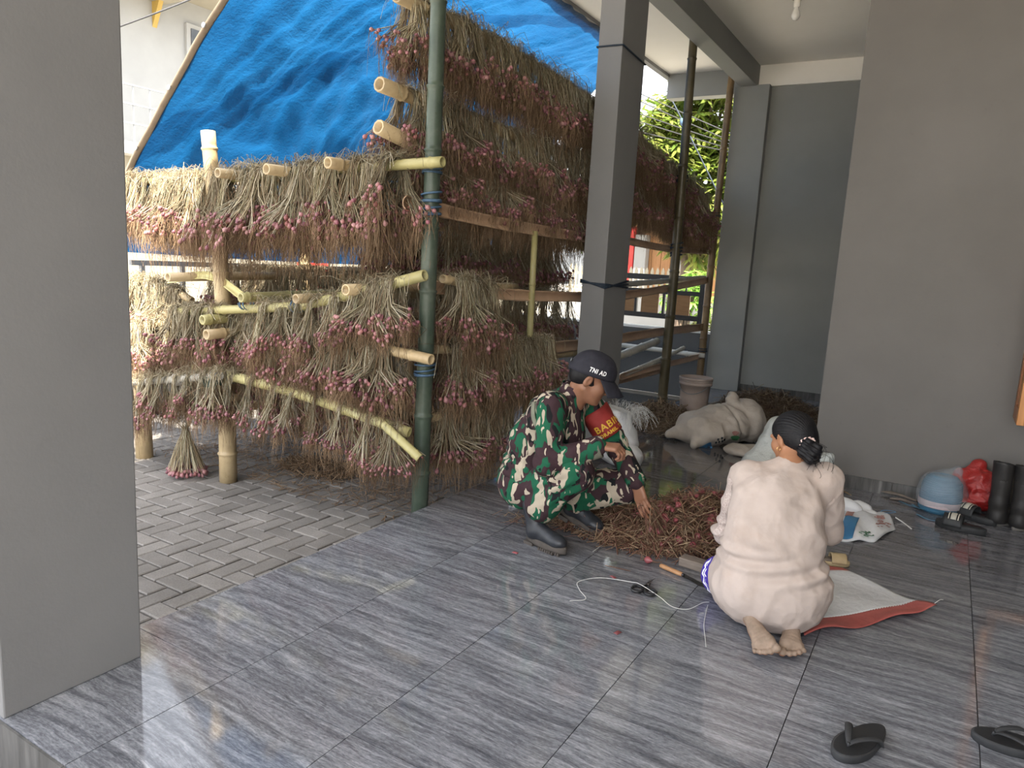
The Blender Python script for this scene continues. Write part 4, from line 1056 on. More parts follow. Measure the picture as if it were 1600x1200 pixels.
def text_mesh(s, size, fn, name, mat, parent, bold=.0, depth=.0012):
    """flat lettering laid on a surface: fn(u,v,d) -> point, u along the text, v up, d off the surface"""
    cu = bpy.data.curves.new('t', 'FONT'); cu.body = s; cu.size = size; cu.align_x = 'CENTER'; cu.align_y = 'CENTER'; cu.offset = bold; cu.extrude = .0; cu.resolution_u = 3; cu.space_character = 1.12
    ob = bpy.data.objects.new('t', cu); COL.objects.link(ob)
    dg = bpy.context.evaluated_depsgraph_get(); me0 = ob.evaluated_get(dg).to_mesh()
    import bmesh
    bm = bmesh.new(); bm.from_mesh(me0); bmesh.ops.triangulate(bm, faces=bm.faces)
    bmesh.ops.subdivide_edges(bm, edges=[e for e in bm.edges if e.calc_length() > size * .25], cuts=2, use_grid_fill=False)
    bmesh.ops.triangulate(bm, faces=bm.faces)
    for v in bm.verts: v.co = Vector(tuple(fn(v.co.x, v.co.y, depth)))
    me = bpy.data.meshes.new(name); bm.to_mesh(me); bm.free()
    ob.evaluated_get(dg).to_mesh_clear(); bpy.data.objects.remove(ob); bpy.data.curves.remove(cu)
    me.materials.append(mat)
    o = bpy.data.objects.new(name, me); COL.objects.link(o); o.parent = parent
    if parent is not None:
        o.location = tuple(-np.array(parent.matrix_basis.translation))
        if parent.parent is not None: o.location = (0, 0, 0)
    return o

# ------------------------------------------------------------------ the crouching man in camouflage
sol = tag(empty('person', (-1.75, 3.6, 0)), 'person in green camouflage uniform and dark cap crouching, reaching into the shallot pile', 'person')
V3 = lambda *a: np.array(a, float)
hipR, hipL = V3(-1.97, 3.53, .27), V3(-1.95, 3.70, .27)
kneeR, ankR = V3(-1.60, 3.44, .465), V3(-1.835, 3.455, .15)
kneeL, ankL = V3(-1.45, 3.82, .33), V3(-1.76, 3.76, .15)
shR, elR, wrR = V3(-1.775, 3.44, .80), V3(-1.745, 3.385, .505), V3(-1.485, 3.48, .622)
shL, elL, wrL = V3(-1.735, 3.80, .80), V3(-1.575, 3.86, .565), V3(-1.365, 3.74, .385)
HR = frame((.86, .38, -.40)); HC = V3(-1.637, 3.625, .952)
hp, HT = head_prims(HC, HR, 1.12)
neck0 = V3(-1.735, 3.615, .80)
body = hp + [cap_(HT(-.03, 0, -.04), neck0, .056, .062, .03)]
body += chain_([V3(-1.97, 3.61, .33), V3(-1.93, 3.61, .52), V3(-1.83, 3.61, .70), neck0], [.11, .10, .085, .05], .04)
body += chain_([V3(-1.8, 3.5, .76), shR, elR, wrR], [.05, .05, .040, .027], .03) + chain_([V3(-1.76, 3.72, .76), shL, elL, wrL], [.05, .05, .042, .027], .03)
body += chain_([hipR, kneeR, ankR + V3(-.02, 0, .03), V3(-1.83, 3.465, .075)], [.080, .055, .034, .028], .02) + chain_([hipL, kneeL, ankL, V3(-1.78, 3.765, .14)], [.080, .055, .034, .028], .02)
hR = V3(.50, .06, -.28)
body += hand(wrR, (.90, .12, .06), (.1, .25, -.95), 1, .3, (1.35, 1.4, 1.45, 1.45), 1.04)
body += hand(wrL, (.42, -.22, -.88), (.25, .85, .1), -1, .25, (.22, .30, .36, .45), 1.12)
sb = organic('body', body, M['skin_m'], sol, .0055, 1)
for s in (1, -1):
    e_ = MB().lathe([(.0, -.0115), (.008, -.008), (.0115, 0), (.008, .008), (0, .0115)], 12).build('eye', M['eye_w'], sol)
    e_.location = tuple(HT(.078, s * .031, .001) - np.array(sol.location))
    ir = MB().lathe([(.0, .0095), (.0055, .0105), (.0, .0118)], 10).build('iris', M['hair'], e_); ir.rotation_euler = Vector(HR[0] * .9 - HR[2] * .45).to_track_quat('Z', 'Y').to_euler()
    br = MB().tube([HT(.088, s * .018, .022), HT(.090, s * .032, .027), HT(.078, s * .050, .022)], [.003, .004, .002], 6).build('eyebrow', M['hair'], sol); br.location = tuple(-np.array(sol.location))
# hair under the cap
hair = [ell_(HT(-.014, 0, .030), np.array((.1015, .0815, .098)) * 1.12, .01, HR), ell_(HT(-.055, 0, -.005), np.array((.055, .068, .06)) * 1.12, .02, HR), pla_(HT(.018, 0, .0), HR[0] + .5 * HR[2]), pla_(HT(-.05, 0, -.048), -HR[2] + .25 * HR[0])]
organic('hair', hair, M['hair'], sol, .005, 1)
def crease(V, seed, amp=.006):
    a = nz(V, 9, seed); b = nz(V, 22, seed + 3)
    return amp * (1 - 2 * np.abs(a)) * 1.0 + amp * .45 * b
# trousers
tr = [ell_((-1.995, 3.61, .305), (.165, .185, .15), .05), cap_(hipR, kneeR, .105, .088, .05), cap_(kneeR, ankR + V3(.03, 0, .08), .088, .082, .03), cap_(hipL, kneeL, .105, .088, .05), cap_(kneeL, ankL + V3(.02, 0, .05), .088, .078, .03),
      ell_((-1.80, 3.425, .33), (.085, .035, .075), .025, frame((.85, -.1, .4))), cap_(kneeR + V3(-.02, 0, .0), kneeR + V3(.012, 0, -.012), .086, .084, .02), ell_((-1.79, 3.455, .235), (.085, .078, .05), .03),
      pla_((-1.80, 3.465, .155), (.15, 0, -1)) if False else cap_(ankR + V3(.03, 0, .075), ankR + V3(.035, 0, .065), .080, .078, .02)]
def tr_f(V):
    f = crease(V, 1.0, .0085)
    d = np.linalg.norm(V - (kneeR + V3(-.10, 0, -.05)), axis=1); f += .010 * np.sin((V[:, 0] * .55 - V[:, 2] * .85) * 120) * np.exp(-(d / .13) ** 2)
    return f
organic('trousers', tr, M['camo'], sol, .007, 2, tr_f)
# jacket
jk = [ell_((-1.975, 3.61, .38), (.165, .19, .14), .06), ell_((-1.945, 3.61, .55), (.155, .188, .16), .06), ell_((-1.84, 3.61, .71), (.150, .19, .135), .06), ell_((-1.76, 3.62, .62), (.09, .13, .15), .06),
      cap_(shR + V3(-.01, .03, -.01), shL + V3(-.02, -.03, -.01), .074, .074, .05), cap_(V3(-1.77, 3.615, .80), V3(-1.735, 3.62, .855), .085, .073, .03),
      cap_(shR, elR, .076, .072, .03), cap_(elR, wrR + V3(-.02, -.01, -.005), .070, .050, .03), cap_(shL, elL, .074, .068, .03), cap_(elL, wrL + V3(-.005, .003, .01), .066, .048, .03),
      cap_(V3(-1.79, 3.50, .66), V3(-1.78, 3.52, .56), .05, .045, .03), cap_(V3(-1.76, 3.70, .66), V3(-1.80, 3.70, .56), .05, .045, .03),
      ell_(V3(-1.72, 3.62, .895) + V3(.012, 0, .01), (.062, .060, .05), .01, HR, -1)]
def jk_f(V):
    f = crease(V, 5.0, .0085)
    for c, ax, am, w_ in ((elR, (.5, 0, .86), .010, .09), (V3(-2.03, 3.5, .42), (.2, .1, 1), .010, .12), (elL, (.4, 0, -.9), .008, .08), (shR + V3(-.06, .05, -.08), (.7, .2, .6), .007, .08)):
        d = np.linalg.norm(V - c, axis=1); f += am * np.sin((V @ np.array(ax)) * 105) * np.exp(-(d / w_) ** 2)
    return f
jacket = organic('jacket', jk, M['camo'], sol, .007, 2, jk_f)
# stand-up collar, cuffs, back strap
def ring(c, ax, r, h, t, mat, name, parent, sides=28, tilt=None, sq=1.0):
    ax = np.array(ax, float); ax /= np.linalg.norm(ax)
    o = MB().lathe([(r, -h / 2), (r + t, -h / 2), (r + t * 1.1, 0), (r + t, h / 2), (r, h / 2)], sides, closed=True, sq=(1, sq)).build(name, mat, parent)
    m = o.data; m.from_pydata if False else None
    o.rotation_euler = Vector(ax).to_track_quat('Z', 'Y').to_euler(); o.location = tuple(np.array(c) - np.array(parent.location))
    return o
cu = wrR - elR; tag(ring(wrR - cu * .12, cu, .055, .06, .004, M['cuff'], 'cuff', sol), 'olive grey sleeve cuff')
cu = wrL - elL; ring(wrL - cu * .06, cu, .052, .05, .004, M['camo'], 'cuff', sol)
cn = V3(.05, .01, .09)
o = MB().grid(lambda U, W: np.stack([-1.742 + .072 * np.cos(.9 + U * 4.5 + 0.0) * (1 + .05 * W) + .018 * W, 3.618 + .070 * np.sin(.9 + U * 4.5), .845 + .055 * W + .02 * np.cos(.9 + U * 4.5) * -1.0], -1), 30, 5, thick=.006).build('collar', M['camo'], sol); o.location = tuple(-np.array(sol.location))
P = spline([A(833, 628, 'y', 3.42), A(834, 655, 'y', 3.38), A(848, 682, 'y', 3.385), A(858, 700, 'y', 3.42)], 16)
o = MB().tube(P, .013, 8, flat=.3, up=(0, -1, 0)).build('strap', M['cuff'], sol); o.location = tuple(-np.array(sol.location)); tag(o, 'olive strap behind the shoulder')
# red armband on the far upper arm, with yellow letters
ua = elL - shL; Lu = np.linalg.norm(ua); ua /= Lu
u1 = V3(.35, -.93, .1); u1 -= ua * (u1 @ ua); u1 /= np.linalg.norm(u1); u2 = np.cross(ua, u1)
bc = shL + ua * Lu * .56
ab = MB()
def band_pt(th, hgt, d): 
    r = .0835 - .02 * (hgt) + d
    return bc + ua * hgt + r * (math.cos(th) * u1 + math.sin(th) * u2)
TH = np.linspace(0, 2 * PI, 49)[:-1]; HS = np.linspace(-.085, .085, 9)
Vb = [band_pt(t, h_, .003 * math.sin(t * 5 + h_ * 40) + .003) for h_ in HS for t in TH] + [band_pt(t, h_, -.012) for h_ in (HS[0], HS[-1]) for t in TH]
Fb = [(i * 48 + k, i * 48 + (k + 1) % 48, (i + 1) * 48 + (k + 1) % 48, (i + 1) * 48 + k) for i in range(8) for k in range(48)]
Fb += [(9 * 48 + (k + 1) % 48, 9 * 48 + k, k, (k + 1) % 48)[::-1] for k in range(48)] + [(8 * 48 + k, 8 * 48 + (k + 1) % 48, 10 * 48 + (k + 1) % 48, 10 * 48 + k) for k in range(48)]
o = ab.add(Vb, Fb).build('armband', M['band'], sol); o.location = tuple(-np.array(sol.location)); tag(o, 'red armband with yellow letters')
# letters run round the arm; "down" of the letters follows the arm towards the elbow
for s_, sz, hh, off in (('BABINSA', .056, .020, .072), ('KORAMIL. TURI', .028, .062, .045)):
    t_ = text_mesh(s_, sz, (lambda u, v, d, hh=hh, off=off: band_pt(-(u + off) / .081, hh - v, .006 + d)), 'lettering', M['gold'], o, .0012)
# boots
def boot(name, heel, toe, ank, shaft_top, lift, parent):
    b = organic(name, [], None, None) if False else None
    h_, t_ = np.array(heel, float), np.array(toe, float); d = t_ - h_; L_ = np.linalg.norm(d); d /= L_; s = np.cross((0, 0, 1), d); s /= np.linalg.norm(s); u = np.cross(d, s)
    Q = lambda x, y, z: h_ + d * x + s * y + u * z
    pr = [cap_(Q(.045, 0, .055), Q(.045, 0, .06), .040, .040, .03), ell_(Q(.215, 0, .055), (.062, .047, .036), .03, np.stack([d, s, u])), cap_(Q(.06, 0, .062), Q(.20, .004, .052), .040, .036, .03), cap_(Q(.055, 0, .08), np.array(shaft_top, float), .047, .054, .03), cap_(Q(.10, 0, .09), Q(.16, 0, .07), .034, .030, .03), pla_(Q(0, 0, .028), -u)]
    o = organic(name, pr, M['leather'], parent, .005, 1)
    so_ = MB(); n_ = 40; th = np.arange(n_) * 2 * PI / n_
    def outline(z, g):
        x = .137 + .146 * np.cos(th) * (1 + .0); w_ = .040 + .011 * np.cos(th - .2) - .006 * np.cos(2 * th); y = w_ * np.sin(th)
        return [Q(a * 1.0, b * g, z) for a, b in zip(x, y)]
    R_ = [outline(.0, .94), outline(.012, 1.0), outline(.03, 1.03), outline(.036, .98)]
    V = np.concatenate([np.array(q) for q in R_]); F = [(i * n_ + k, i * n_ + (k + 1) % n_, (i + 1) * n_ + (k + 1) % n_, (i + 1) * n_ + k) for i in range(3) for k in range(n_)] + [tuple(range(n_))[::-1], tuple(3 * n_ + k for k in range(n_))]
    so_.add(V, F)
    sol_ = so_.build('sole', M['solerub'], o)
    for k in range(9):
        x_ = .125 + k * .016
        for s_ in (1, -1): MB().obox(Q(x_, s_ * (.042 if k < 7 else .03), -.003), [d, s, u], (.005, .008, .007)).build('tread_lug', M['solerub'], o, smooth=False)
    MB().obox(Q(.035, 0, -.006), [d, s, u], (.032, .036, .012)).build('heel_block', M['solerub'], o, smooth=False)
    lc = MB()
    for k in range(5):
        x_ = .085 + k * .022; z_ = .118 - k * .011
        lc.tube([Q(x_, -.030, z_ - .012), Q(x_ + .004, 0, z_ + .012), Q(x_, .030, z_ - .012)], .0028, 5)
        lc.tube([Q(x_, -.028, z_ - .010), Q(x_ + .014, .0, z_ + .004), Q(x_ + .022, .028, z_ - .020)], .0026, 5)
    lc.build('laces', M['hair'], o)
    return o
bt = boot('boot', (-1.88, 3.455, .012), (-1.57, 3.385, .012), ankR, ankR + V3(-.03, 0, .07), 0, sol)
bt2 = boot('boot', (-1.83, 3.77, .09), (-1.565, 3.755, .012), ankL, ankL + V3(.0, 0, .10), 0, sol)
# dark peaked cap
CP = HT; cap_o = empty('cap', (0, 0, 0)); cap_o.parent = sol; cap_o.location = tuple(-np.array(sol.location))
def capdome(U, W):
    ph = U * 2 * PI; el = W * PI / 2
    rx = .130 + .004 * np.cos(ph); ry = .103; rz = .128
    x = -.014 + rx * np.cos(ph) * np.cos(el) ** .82; y = ry * np.sin(ph) * np.cos(el) ** .82; z = .022 + rz * np.sin(el) ** .95 + .018 * np.cos(ph) * (1 - W)
    seam = -.0016 * np.exp(-((np.mod(ph + PI / 6, PI / 3) - PI / 6) / .035) ** 2)
    x = x + seam * np.cos(ph); y = y + seam * np.sin(ph)
    return np.array(HC) + x[..., None] * HR[0] + y[..., None] * HR[1] + z[..., None] * HR[2]
MB().grid(capdome, 73, 16, thick=-.004).build('crown', M['navy'], cap_o)
def brim(U, W):
    t = (U - .5) * 2; ph = t * 1.12; r = .108 + W * (.080 - .010 * t ** 2)
    x = -.014 + (.130 + W * .088 * (1 - .15 * t ** 2)) * np.cos(ph * (1 - .25 * W)); y = (.105 - .004 * W) * np.sin(ph * (1 - .08 * W)); z = .040 - .042 * W - .030 * t ** 2 * (.4 + W * .6) - .012 * W * W
    return np.array(HC) + x[..., None] * HR[0] + y[..., None] * HR[1] + z[..., None] * HR[2]
MB().grid(brim, 25, 9, thick=.004).build('brim', M['navy'], cap_o)
o = MB().lathe([(.0, -.004), (.008, -.002), (.006, .004), (0, .006)], 10).build('button', M['navy'], cap_o); o.location = tuple(HT(-.012, 0, .134)); o.rotation_euler = Vector(HR[2]).to_track_quat('Z', 'Y').to_euler()
def cap_side(u, v, d):
    # right-hand side of the cap, text reading towards the front
    ph = -PI / 2 + .22 + u / .112; w_ = .17 + v / .14
    return capdome(np.array(ph / (2 * PI)), np.array(w_)) + HR[1] * -(.0068 + d)
text_mesh('TNI AD', .024, cap_side, 'lettering', M['white_t'], cap_o, .0008)
def badge(U, W):
    return capdome(np.array((U - .5) * .06), .34 + .22 * W) + HR[0] * .006
MB().grid(badge, 6, 5, thick=.002).build('badge', M['cuff'], cap_o)
o = MB().tube([HT(-.128, s_ * .028, .034 + .006 * abs(s_)) for s_ in (-1, -.5, 0, .5, 1)], .007, 6, flat=.4, up=tuple(HR[0])).build('strap', M['greyrail'], cap_o); tag(o, 'grey back strap')
# ------------------------------------------------------------------ the kneeling woman seen from behind
wom = tag(empty('person', (-.53, 3.25, 0)), 'person in pale pink blouse with a low hair bun kneeling barefoot, back to the viewer', 'person')
wf = V3(-.5, .866, 0); wl = V3(-.866, -.5, 0)
WH = frame((-.80, .56, -.30), .06); WC = V3(-.548, 3.50, .822)
wp, WT = head_prims(WC, WH, .97)
wnk = V3(-.525, 3.40, .70)
wsL, weL, wwL = V3(-.70, 3.37, .635), V3(-.785, 3.50, .325), V3(-.74, 3.74, .27)
wsR, weR, wwR = V3(-.385, 3.46, .665), V3(-.345, 3.54, .42), V3(-.54, 3.76, .27)
anL, anR = V3(-.59, 3.15, .085), V3(-.42, 3.20, .075)
knL, knR = V3(-.80, 3.52, .075), V3(-.56, 3.66, .075)
def foot(heel, toe, sole_n, side):
    """bare foot lying on its instep, sole turned up; big toe on `side` of the foot direction"""
    h_, t_ = np.array(heel, float), np.array(toe, float); d = t_ - h_; L_ = np.linalg.norm(d); d /= L_; n_ = np.array(sole_n, float); n_ -= d * (n_ @ d); n_ /= np.linalg.norm(n_); s = np.cross(d, n_) * side
    Q = lambda x, y, z: h_ + d * x + s * y + n_ * z
    P = [cap_(Q(.0, 0, 0), Q(.05, -.004, -.004), .031, .029, .02), cap_(Q(.05, -.012, -.006), Q(.135, -.024, -.002), .022, .022, .02), cap_(Q(.05, .006, -.012), Q(.135, .022, .0), .022, .030, .02), cap_(Q(.06, 0, -.014), Q(.13, 0, -.006), .026, .024, .02)]
    for (y, x, l, r) in ((.038, .166, .034, .0175), (.011, .172, .034, .0112), (-.009, .168, .030, .0108), (-.027, .160, .027, .0104), (-.044, .148, .024, .0102)):
        P.append(cap_(Q(x - .022, y * .92, .0), Q(x, y, -.004), r * .85, r * .85, .004)); P.append(cap_(Q(x, y, -.004), Q(x + l * .62, y * 1.04, .006), r * .92, r * 1.05, .0025))
    return P
wbody = wp + [cap_(WT(-.03, 0, -.03), wnk, .050, .058, .03)]
wbody += chain_([V3(-.55, 3.24, .24), V3(-.54, 3.27, .42), V3(-.54, 3.36, .58), wnk], [.14, .11, .11, .055], .05)
wbody += chain_([V3(-.6, 3.37, .65), wsL, weL, wwL], [.05, .05, .038, .025], .03) + chain_([V3(-.45, 3.43, .65), wsR, weR, wwR], [.05, .05, .038, .025], .03)
for a_, k_, n_ in ((V3(-.64, 3.26, .20), knL, anL), (V3(-.47, 3.33, .20), knR, anR)):
    wbody += [cap_(a_, k_ + V3(0, 0, .02), .085, .062, .03), cap_(k_, n_, .056, .036, .03)]
fL = (V3(-.555, 3.085, .095), V3(-.430, 2.908, .032)); fR = (V3(-.415, 3.19, .085), V3(-.368, 3.015, .026))
wbody += [cap_(anL, fL[0], .036, .030, .02), cap_(anR, fR[0], .036, .030, .02)]
wbody += foot(*fL, (-.25, -.45, .85), -1) + foot(*fR, (.1, -.55, .80), 1)
wbody += hand(wwL, (.3, .9, -.25), (.6, 0, -.8), -1, .3, (.7, .75, .8, .8), .95) + hand(wwR, (-.6, .75, -.2), (-.4, 0, -.9), 1, .3, (.7, .75, .8, .8), .95)
def wskin_folds(V):
    # creased soles
    f = np.zeros(len(V))
    for (h_, t_) in (fL, fR):
        m_ = h_ + (t_ - h_) * .55; d = np.linalg.norm(V - m_, axis=1); dr = (t_ - h_) / np.linalg.norm(t_ - h_)
        f -= .0022 * np.maximum(0, np.sin(((V - m_) @ dr) * 330 + 2 * np.sin(V[:, 0] * 60))) * np.exp(-(d / .05) ** 2)
    return f
M['sole'] = m_noise('dusty foot sole', (.20, .145, .105), (.30, .22, .165), 30, .8)
wb = organic('body', wbody, [M['skin_w'], M['sole']], wom, .0052, 1, wskin_folds)
for p_ in wb.data.polygons:
    c_ = p_.center
    if c_.y < 3.15 and c_.z < .14 and p_.normal.z * .85 - p_.normal.y * .5 > .1: p_.material_index = 1
# hair: cap of hair drawn back, bun, wisps, hair tie
hp2 = [ell_(WT(-.018, 0, .030), np.array((.112, .090, .103)) * .97, .02, WH), ell_(WT(-.075, 0, -.02), (.058, .066, .062), .03, WH), pla_(WT(.052, 0, .03), V3(*WH[0]) * 1.0 + WH[2] * -.55, .01), pla_(WT(-.02, 0, -.030), -WH[2] * 1.0 + WH[0] * .75, .01)]
hair_o = organic('hair', hp2, M['hair'], wom, .004, 1, lambda V: .0012 * np.sin(np.arctan2((V - WT(-.12, 0, -.02)) @ WH[1], (V - WT(-.12, 0, -.02)) @ WH[2]) * 58) )
BN = V3(-.452, 3.405, .800)
bun = [ell_(BN, (.044, .044, .050), .012)] + [ell_(BN + V3(*q), (.026, .026, .030), .008) for q in ((.028, -.012, .012), (-.026, -.018, .0), (.012, -.03, -.022), (.02, .02, -.03), (-.012, -.02, .03))]
organic('hair_bun', bun, M['hair'], wom, .005, 1, lambda V: .003 * np.sin(V[:, 2] * 330 + V[:, 0] * 160))
ws = MB(); r_ = np.random.default_rng(3)
for i in range(26):
    a_ = BN + r_.normal(0, .025, 3); b_ = a_ + V3(abs(r_.normal(.03, .02)), r_.normal(-.01, .02), r_.normal(.0, .03)); c_ = b_ + V3(r_.normal(.0, .02), r_.normal(0, .02), -abs(r_.normal(.04, .02)))
    ws.tube(spline([a_, b_, c_], 10), .0009, 3, cap=False)
o = ws.build('loose_hair', M['hair'], wom, kind='stuff'); o.location = tuple(-np.array(wom.location))
M['scrunch'] = m_noise('pink patterned hair tie', (.55, .36, .33), (.75, .62, .58), 60, .8)
dirb = BN - WT(-.08, 0, -.0); dirb /= np.linalg.norm(dirb)
u_ = np.cross(dirb, (0, 0, 1)); u_ /= np.linalg.norm(u_); v_ = np.cross(dirb, u_)
t_ = np.linspace(0, 2 * PI, 60); rad = .030 + .004 * np.sin(t_ * 11)
for k in range(3):
    o = MB().tube(BN - dirb * (.036 - k * .009) + V3(0, -.012, .012) + (rad * np.cos(t_))[:, None] * u_ + (rad * np.sin(t_))[:, None] * v_, .0050, 6, cap=False).build('hair_tie', M['scrunch'], wom); o.location = tuple(-np.array(wom.location))
M['goldm'] = m_noise('gold earring', (.75, .5, .2), (.85, .6, .3), 20, .25, 0, **{'Metallic': 1.0})
er = WT(-.004, .088, -.048); t_ = np.linspace(0, 2 * PI, 20)
o = MB().tube(er + np.stack([.007 * np.cos(t_), .004 * np.cos(t_), .008 * np.sin(t_)], 1), .0016, 5, cap=False).build('earring', M['goldm'], wom); o.location = tuple(-np.array(wom.location))
# blouse
WR = np.stack([wf, wl, V3(0, 0, 1)])
bl = [ell_((-.555, 3.27, .20), (.225, .235, .20), .06, WR), ell_((-.57, 3.34, .17), (.25, .225, .15), .05, WR), ell_((-.545, 3.265, .40), (.165, .205, .17), .07, WR), ell_((-.545, 3.34, .55), (.150, .205, .15), .07, WR),
      cap_(wsL + wf * -.01, wsR + wf * -.01, .070, .070, .05), cap_(V3(-.53, 3.385, .640), V3(-.53, 3.40, .675), .095, .078, .05), ell_((-.455, 3.25, .21), (.16, .185, .19), .05, WR), ell_((-.47, 3.30, .42), (.12, .13, .15), .06, WR),
      cap_(wsL, weL, .072, .062, .03), cap_(weL, wwL, .066, .048, .03), cap_(wsR, weR, .072, .060, .03), cap_(weR, wwR, .060, .048, .03),
      ell_((-.80, 3.50, .30), (.05, .05, .045), .03), ell_(WT(-.02, 0, -.085), (.066, .062, .060), .008, WH, -1),
      pla_((-.555, 3.10, .030), (-.19, .03, -1.0), .004), ell_((-.60, 3.40, .02), (.2, .2, .06), .02, WR, -1)]
def bl_f(V):
    f = crease(V, 11.0, .008) + .0014 * (1 - 2 * np.abs(nz(V * np.array((1, 1, .45)), 30, 4.0)))
    z = V[:, 2]; back = (V - V3(-.54, 3.3, 0)) @ (-wf); side = (V - V3(-.54, 3.3, 0)) @ wl
    f += .006 * np.sin(side * 34 + 1.2 * np.sin(z * 11)) * np.exp(-((z - .58) / .13) ** 2) * (back > 0)
    f += .011 * np.sin(z * 95 + side * 9 + 2 * np.sin(side * 7)) * np.exp(-((z - .325 - side * .10) / .055) ** 2)
    f += .006 * np.sin(side * 22 - z * 30) * np.exp(-((z - .42) / .12) ** 2)
    d = np.linalg.norm(V - weL, axis=1); f += .007 * np.sin(z * 100 + V[:, 1] * 40) * np.exp(-(d / .08) ** 2)
    d = np.linalg.norm(V - (wsL + V3(.04, -.02, -.12)), axis=1); f += .008 * np.sin((z * .6 + side * .8) * 90) * np.exp(-(d / .09) ** 2)
    d = np.linalg.norm(V - (wsR + V3(-.02, -.04, -.12)), axis=1); f += .008 * np.sin((z * .6 - side * .8) * 85) * np.exp(-(d / .09) ** 2)
    return f
def mk_blouse():
    m, n, o = _new('pale pink beige woven cotton')
    v = coords(n, 'Object')
    col = ramp(n, noise(n, v, 6, 5), [(.3, (.40, .335, .30)), (.7, (.475, .40, .362))])
    col = mixc(n, .5, col, ramp(n, noise(n, v, 3.5, 6, .7), [(.52, (1, 1, 1)), (.72, (.84, .76, .68))]), 'MULTIPLY')
    b = bump(n, noise(n, v, 11, 3, .5, .6), .25, .02)
    b2 = nd(n, 'ShaderNodeBump', {'Height': noise(n, v, 420, 2), 'Strength': .25, 'Distance': .001, 'Normal': b}).outputs[0]
    pbsdf(n, o, col, .9, b2, .12)
    return m
M['blouse'] = mk_blouse()
M['lace'] = m_noise('lace embroidery', (.36, .27, .24), (.62, .54, .50), 110, .9, .3)
from mathutils.bvhtree import BVHTree
blo = organic('blouse', bl, M['blouse'], wom, .007, 2, bl_f)
# openwork lace strip down the outer side of the left sleeve
def lace_decal():
    bv = BVHTree.FromPolygons([tuple(v.co) for v in blo.data.vertices], [tuple(p.vertices) for p in blo.data.polygons])
    dr = wl * .9 - wf * .45 + V3(0, 0, .05); dr /= np.linalg.norm(dr); al = (weL - wsL); al /= np.linalg.norm(al); cr = np.cross(dr, al)
    def fn(U, W):
        out = np.zeros(U.shape + (3,))
        for i in np.ndindex(U.shape):
            p = wsL + (weL + V3(0, 0, -.02) - wsL) * (.02 + U[i]) + cr * (W[i] - .5) * .042
            h_ = bv.ray_cast(Vector(p + dr * .3), Vector(-dr)); out[i] = np.array(h_[0]) + dr * .002 if h_[0] is not None else p + dr * .07
        return out
    o = MB().grid(fn, 30, 6).build('lace_strip', M['lace'], wom); o.location = tuple(-np.array(wom.location)); tag(o, 'strip of openwork lace along the left sleeve')
lace_decal()
M['purple'] = m_noise('violet sport cloth', (.045, .022, .30), (.065, .035, .40), 20, .6)
M['white_c'] = m_noise('white trim', (.7, .7, .72), (.78, .78, .8), 20, .7)
sh_ = [cap_(V3(-.62, 3.27, .20), knL + V3(.02, -.085, .030), .125, .098, .04), cap_(V3(-.47, 3.33, .20), knR + V3(.0, -.06, .04), .12, .095, .04), pla_((knL + V3(.01, -.035, 0)), (knL - V3(-.64, 3.26, .10)), .004)]
organic('shorts', sh_, M['purple'], wom, .008, 2, lambda V: crease(V, 2.0, .004))
for k, sft in enumerate((0, .022)):
    a_ = V3(-.62, 3.27, .20); ax_ = (knL + V3(.02, -.085, .030) - a_); ax_ /= np.linalg.norm(ax_); u_ = wl; v_ = np.cross(ax_, u_)
    c_ = a_ + ax_ * (.20 + sft); t_ = np.linspace(-.9, .9, 14)
    P = c_ + np.cos(t_)[:, None] * u_ * .103 + np.sin(t_)[:, None] * v_ * .103 + (.012 * np.sin(t_ * 14))[:, None] * ax_
    o = MB().tube(P, .007, 6, flat=.5, up=tuple(u_)).build('stripe', M['white_c'], wom); o.location = tuple(-np.array(wom.location)); tag(o, 'white stripe on violet shorts')
# ------------------------------------------------------------------ things on the porch floor
def fl(px, py, z=0.0): return np.array(at(px, py, 'z', z))
def straw(mb, n, fn, L, r, rr, zmax=.12, wig=.03):
    """tangle of dry leaves; fn() gives base points with heights"""
    for i in range(n):
        p = fn(rr); a = rr.uniform(0, 2 * PI); l = rr.uniform(*L); el = rr.normal(0, .25)
        d = np.array([math.cos(a) * math.cos(el), math.sin(a) * math.cos(el), math.sin(el)])
        q = [p - d * l / 2 + rr.normal(0, wig, 3), p + rr.normal(0, wig * .6, 3) + np.array([0, 0, wig * .5]), p + d * l / 2 + rr.normal(0, wig, 3)]
        q = np.array(q); q[:, 2] = np.maximum(q[:, 2], .004)
        P = spline(q, 6); P[:, 2] = np.maximum(P[:, 2], .003)
        w_ = rr.uniform(*r); mb.tube(P, np.linspace(w_, w_ * .6, len(P)), 3, cap=False, flat=.55)
def mound(c, rad, h, ang=0.0, pw=1.0):
    ca, sa = math.cos(ang), math.sin(ang)
    def fn(rr):
        t = rr.uniform(0, 2 * PI); q = rr.uniform(0, 1) ** .55
        x, y = rad[0] * q * math.cos(t), rad[1] * q * math.sin(t)
        z = h * max(0, 1 - q ** 1.6) * rr.uniform(.25, 1.0) + .006
        return np.array([c[0] + x * ca - y * sa, c[1] + x * sa + y * ca, z])
    return fn
M['straw'] = m_island('dry tangled leaves', [(.19, .105, .065), (.29, .185, .115), (.42, .31, .20), (.11, .055, .04), (.26, .12, .09), (.33, .23, .14)], .8, .15)
M['straw_d'] = m_island('dark dry leaf litter', [(.13, .082, .052), (.22, .15, .095), (.32, .235, .155), (.09, .055, .038), (.40, .32, .23)], .85, .1)
M['bulb_r'] = m_island('red shallot skins', [(.16, .03, .035), (.23, .045, .05), (.20, .05, .06), (.30, .08, .08), (.13, .025, .035)], .35, .5)
rr = np.random.default_rng(21)
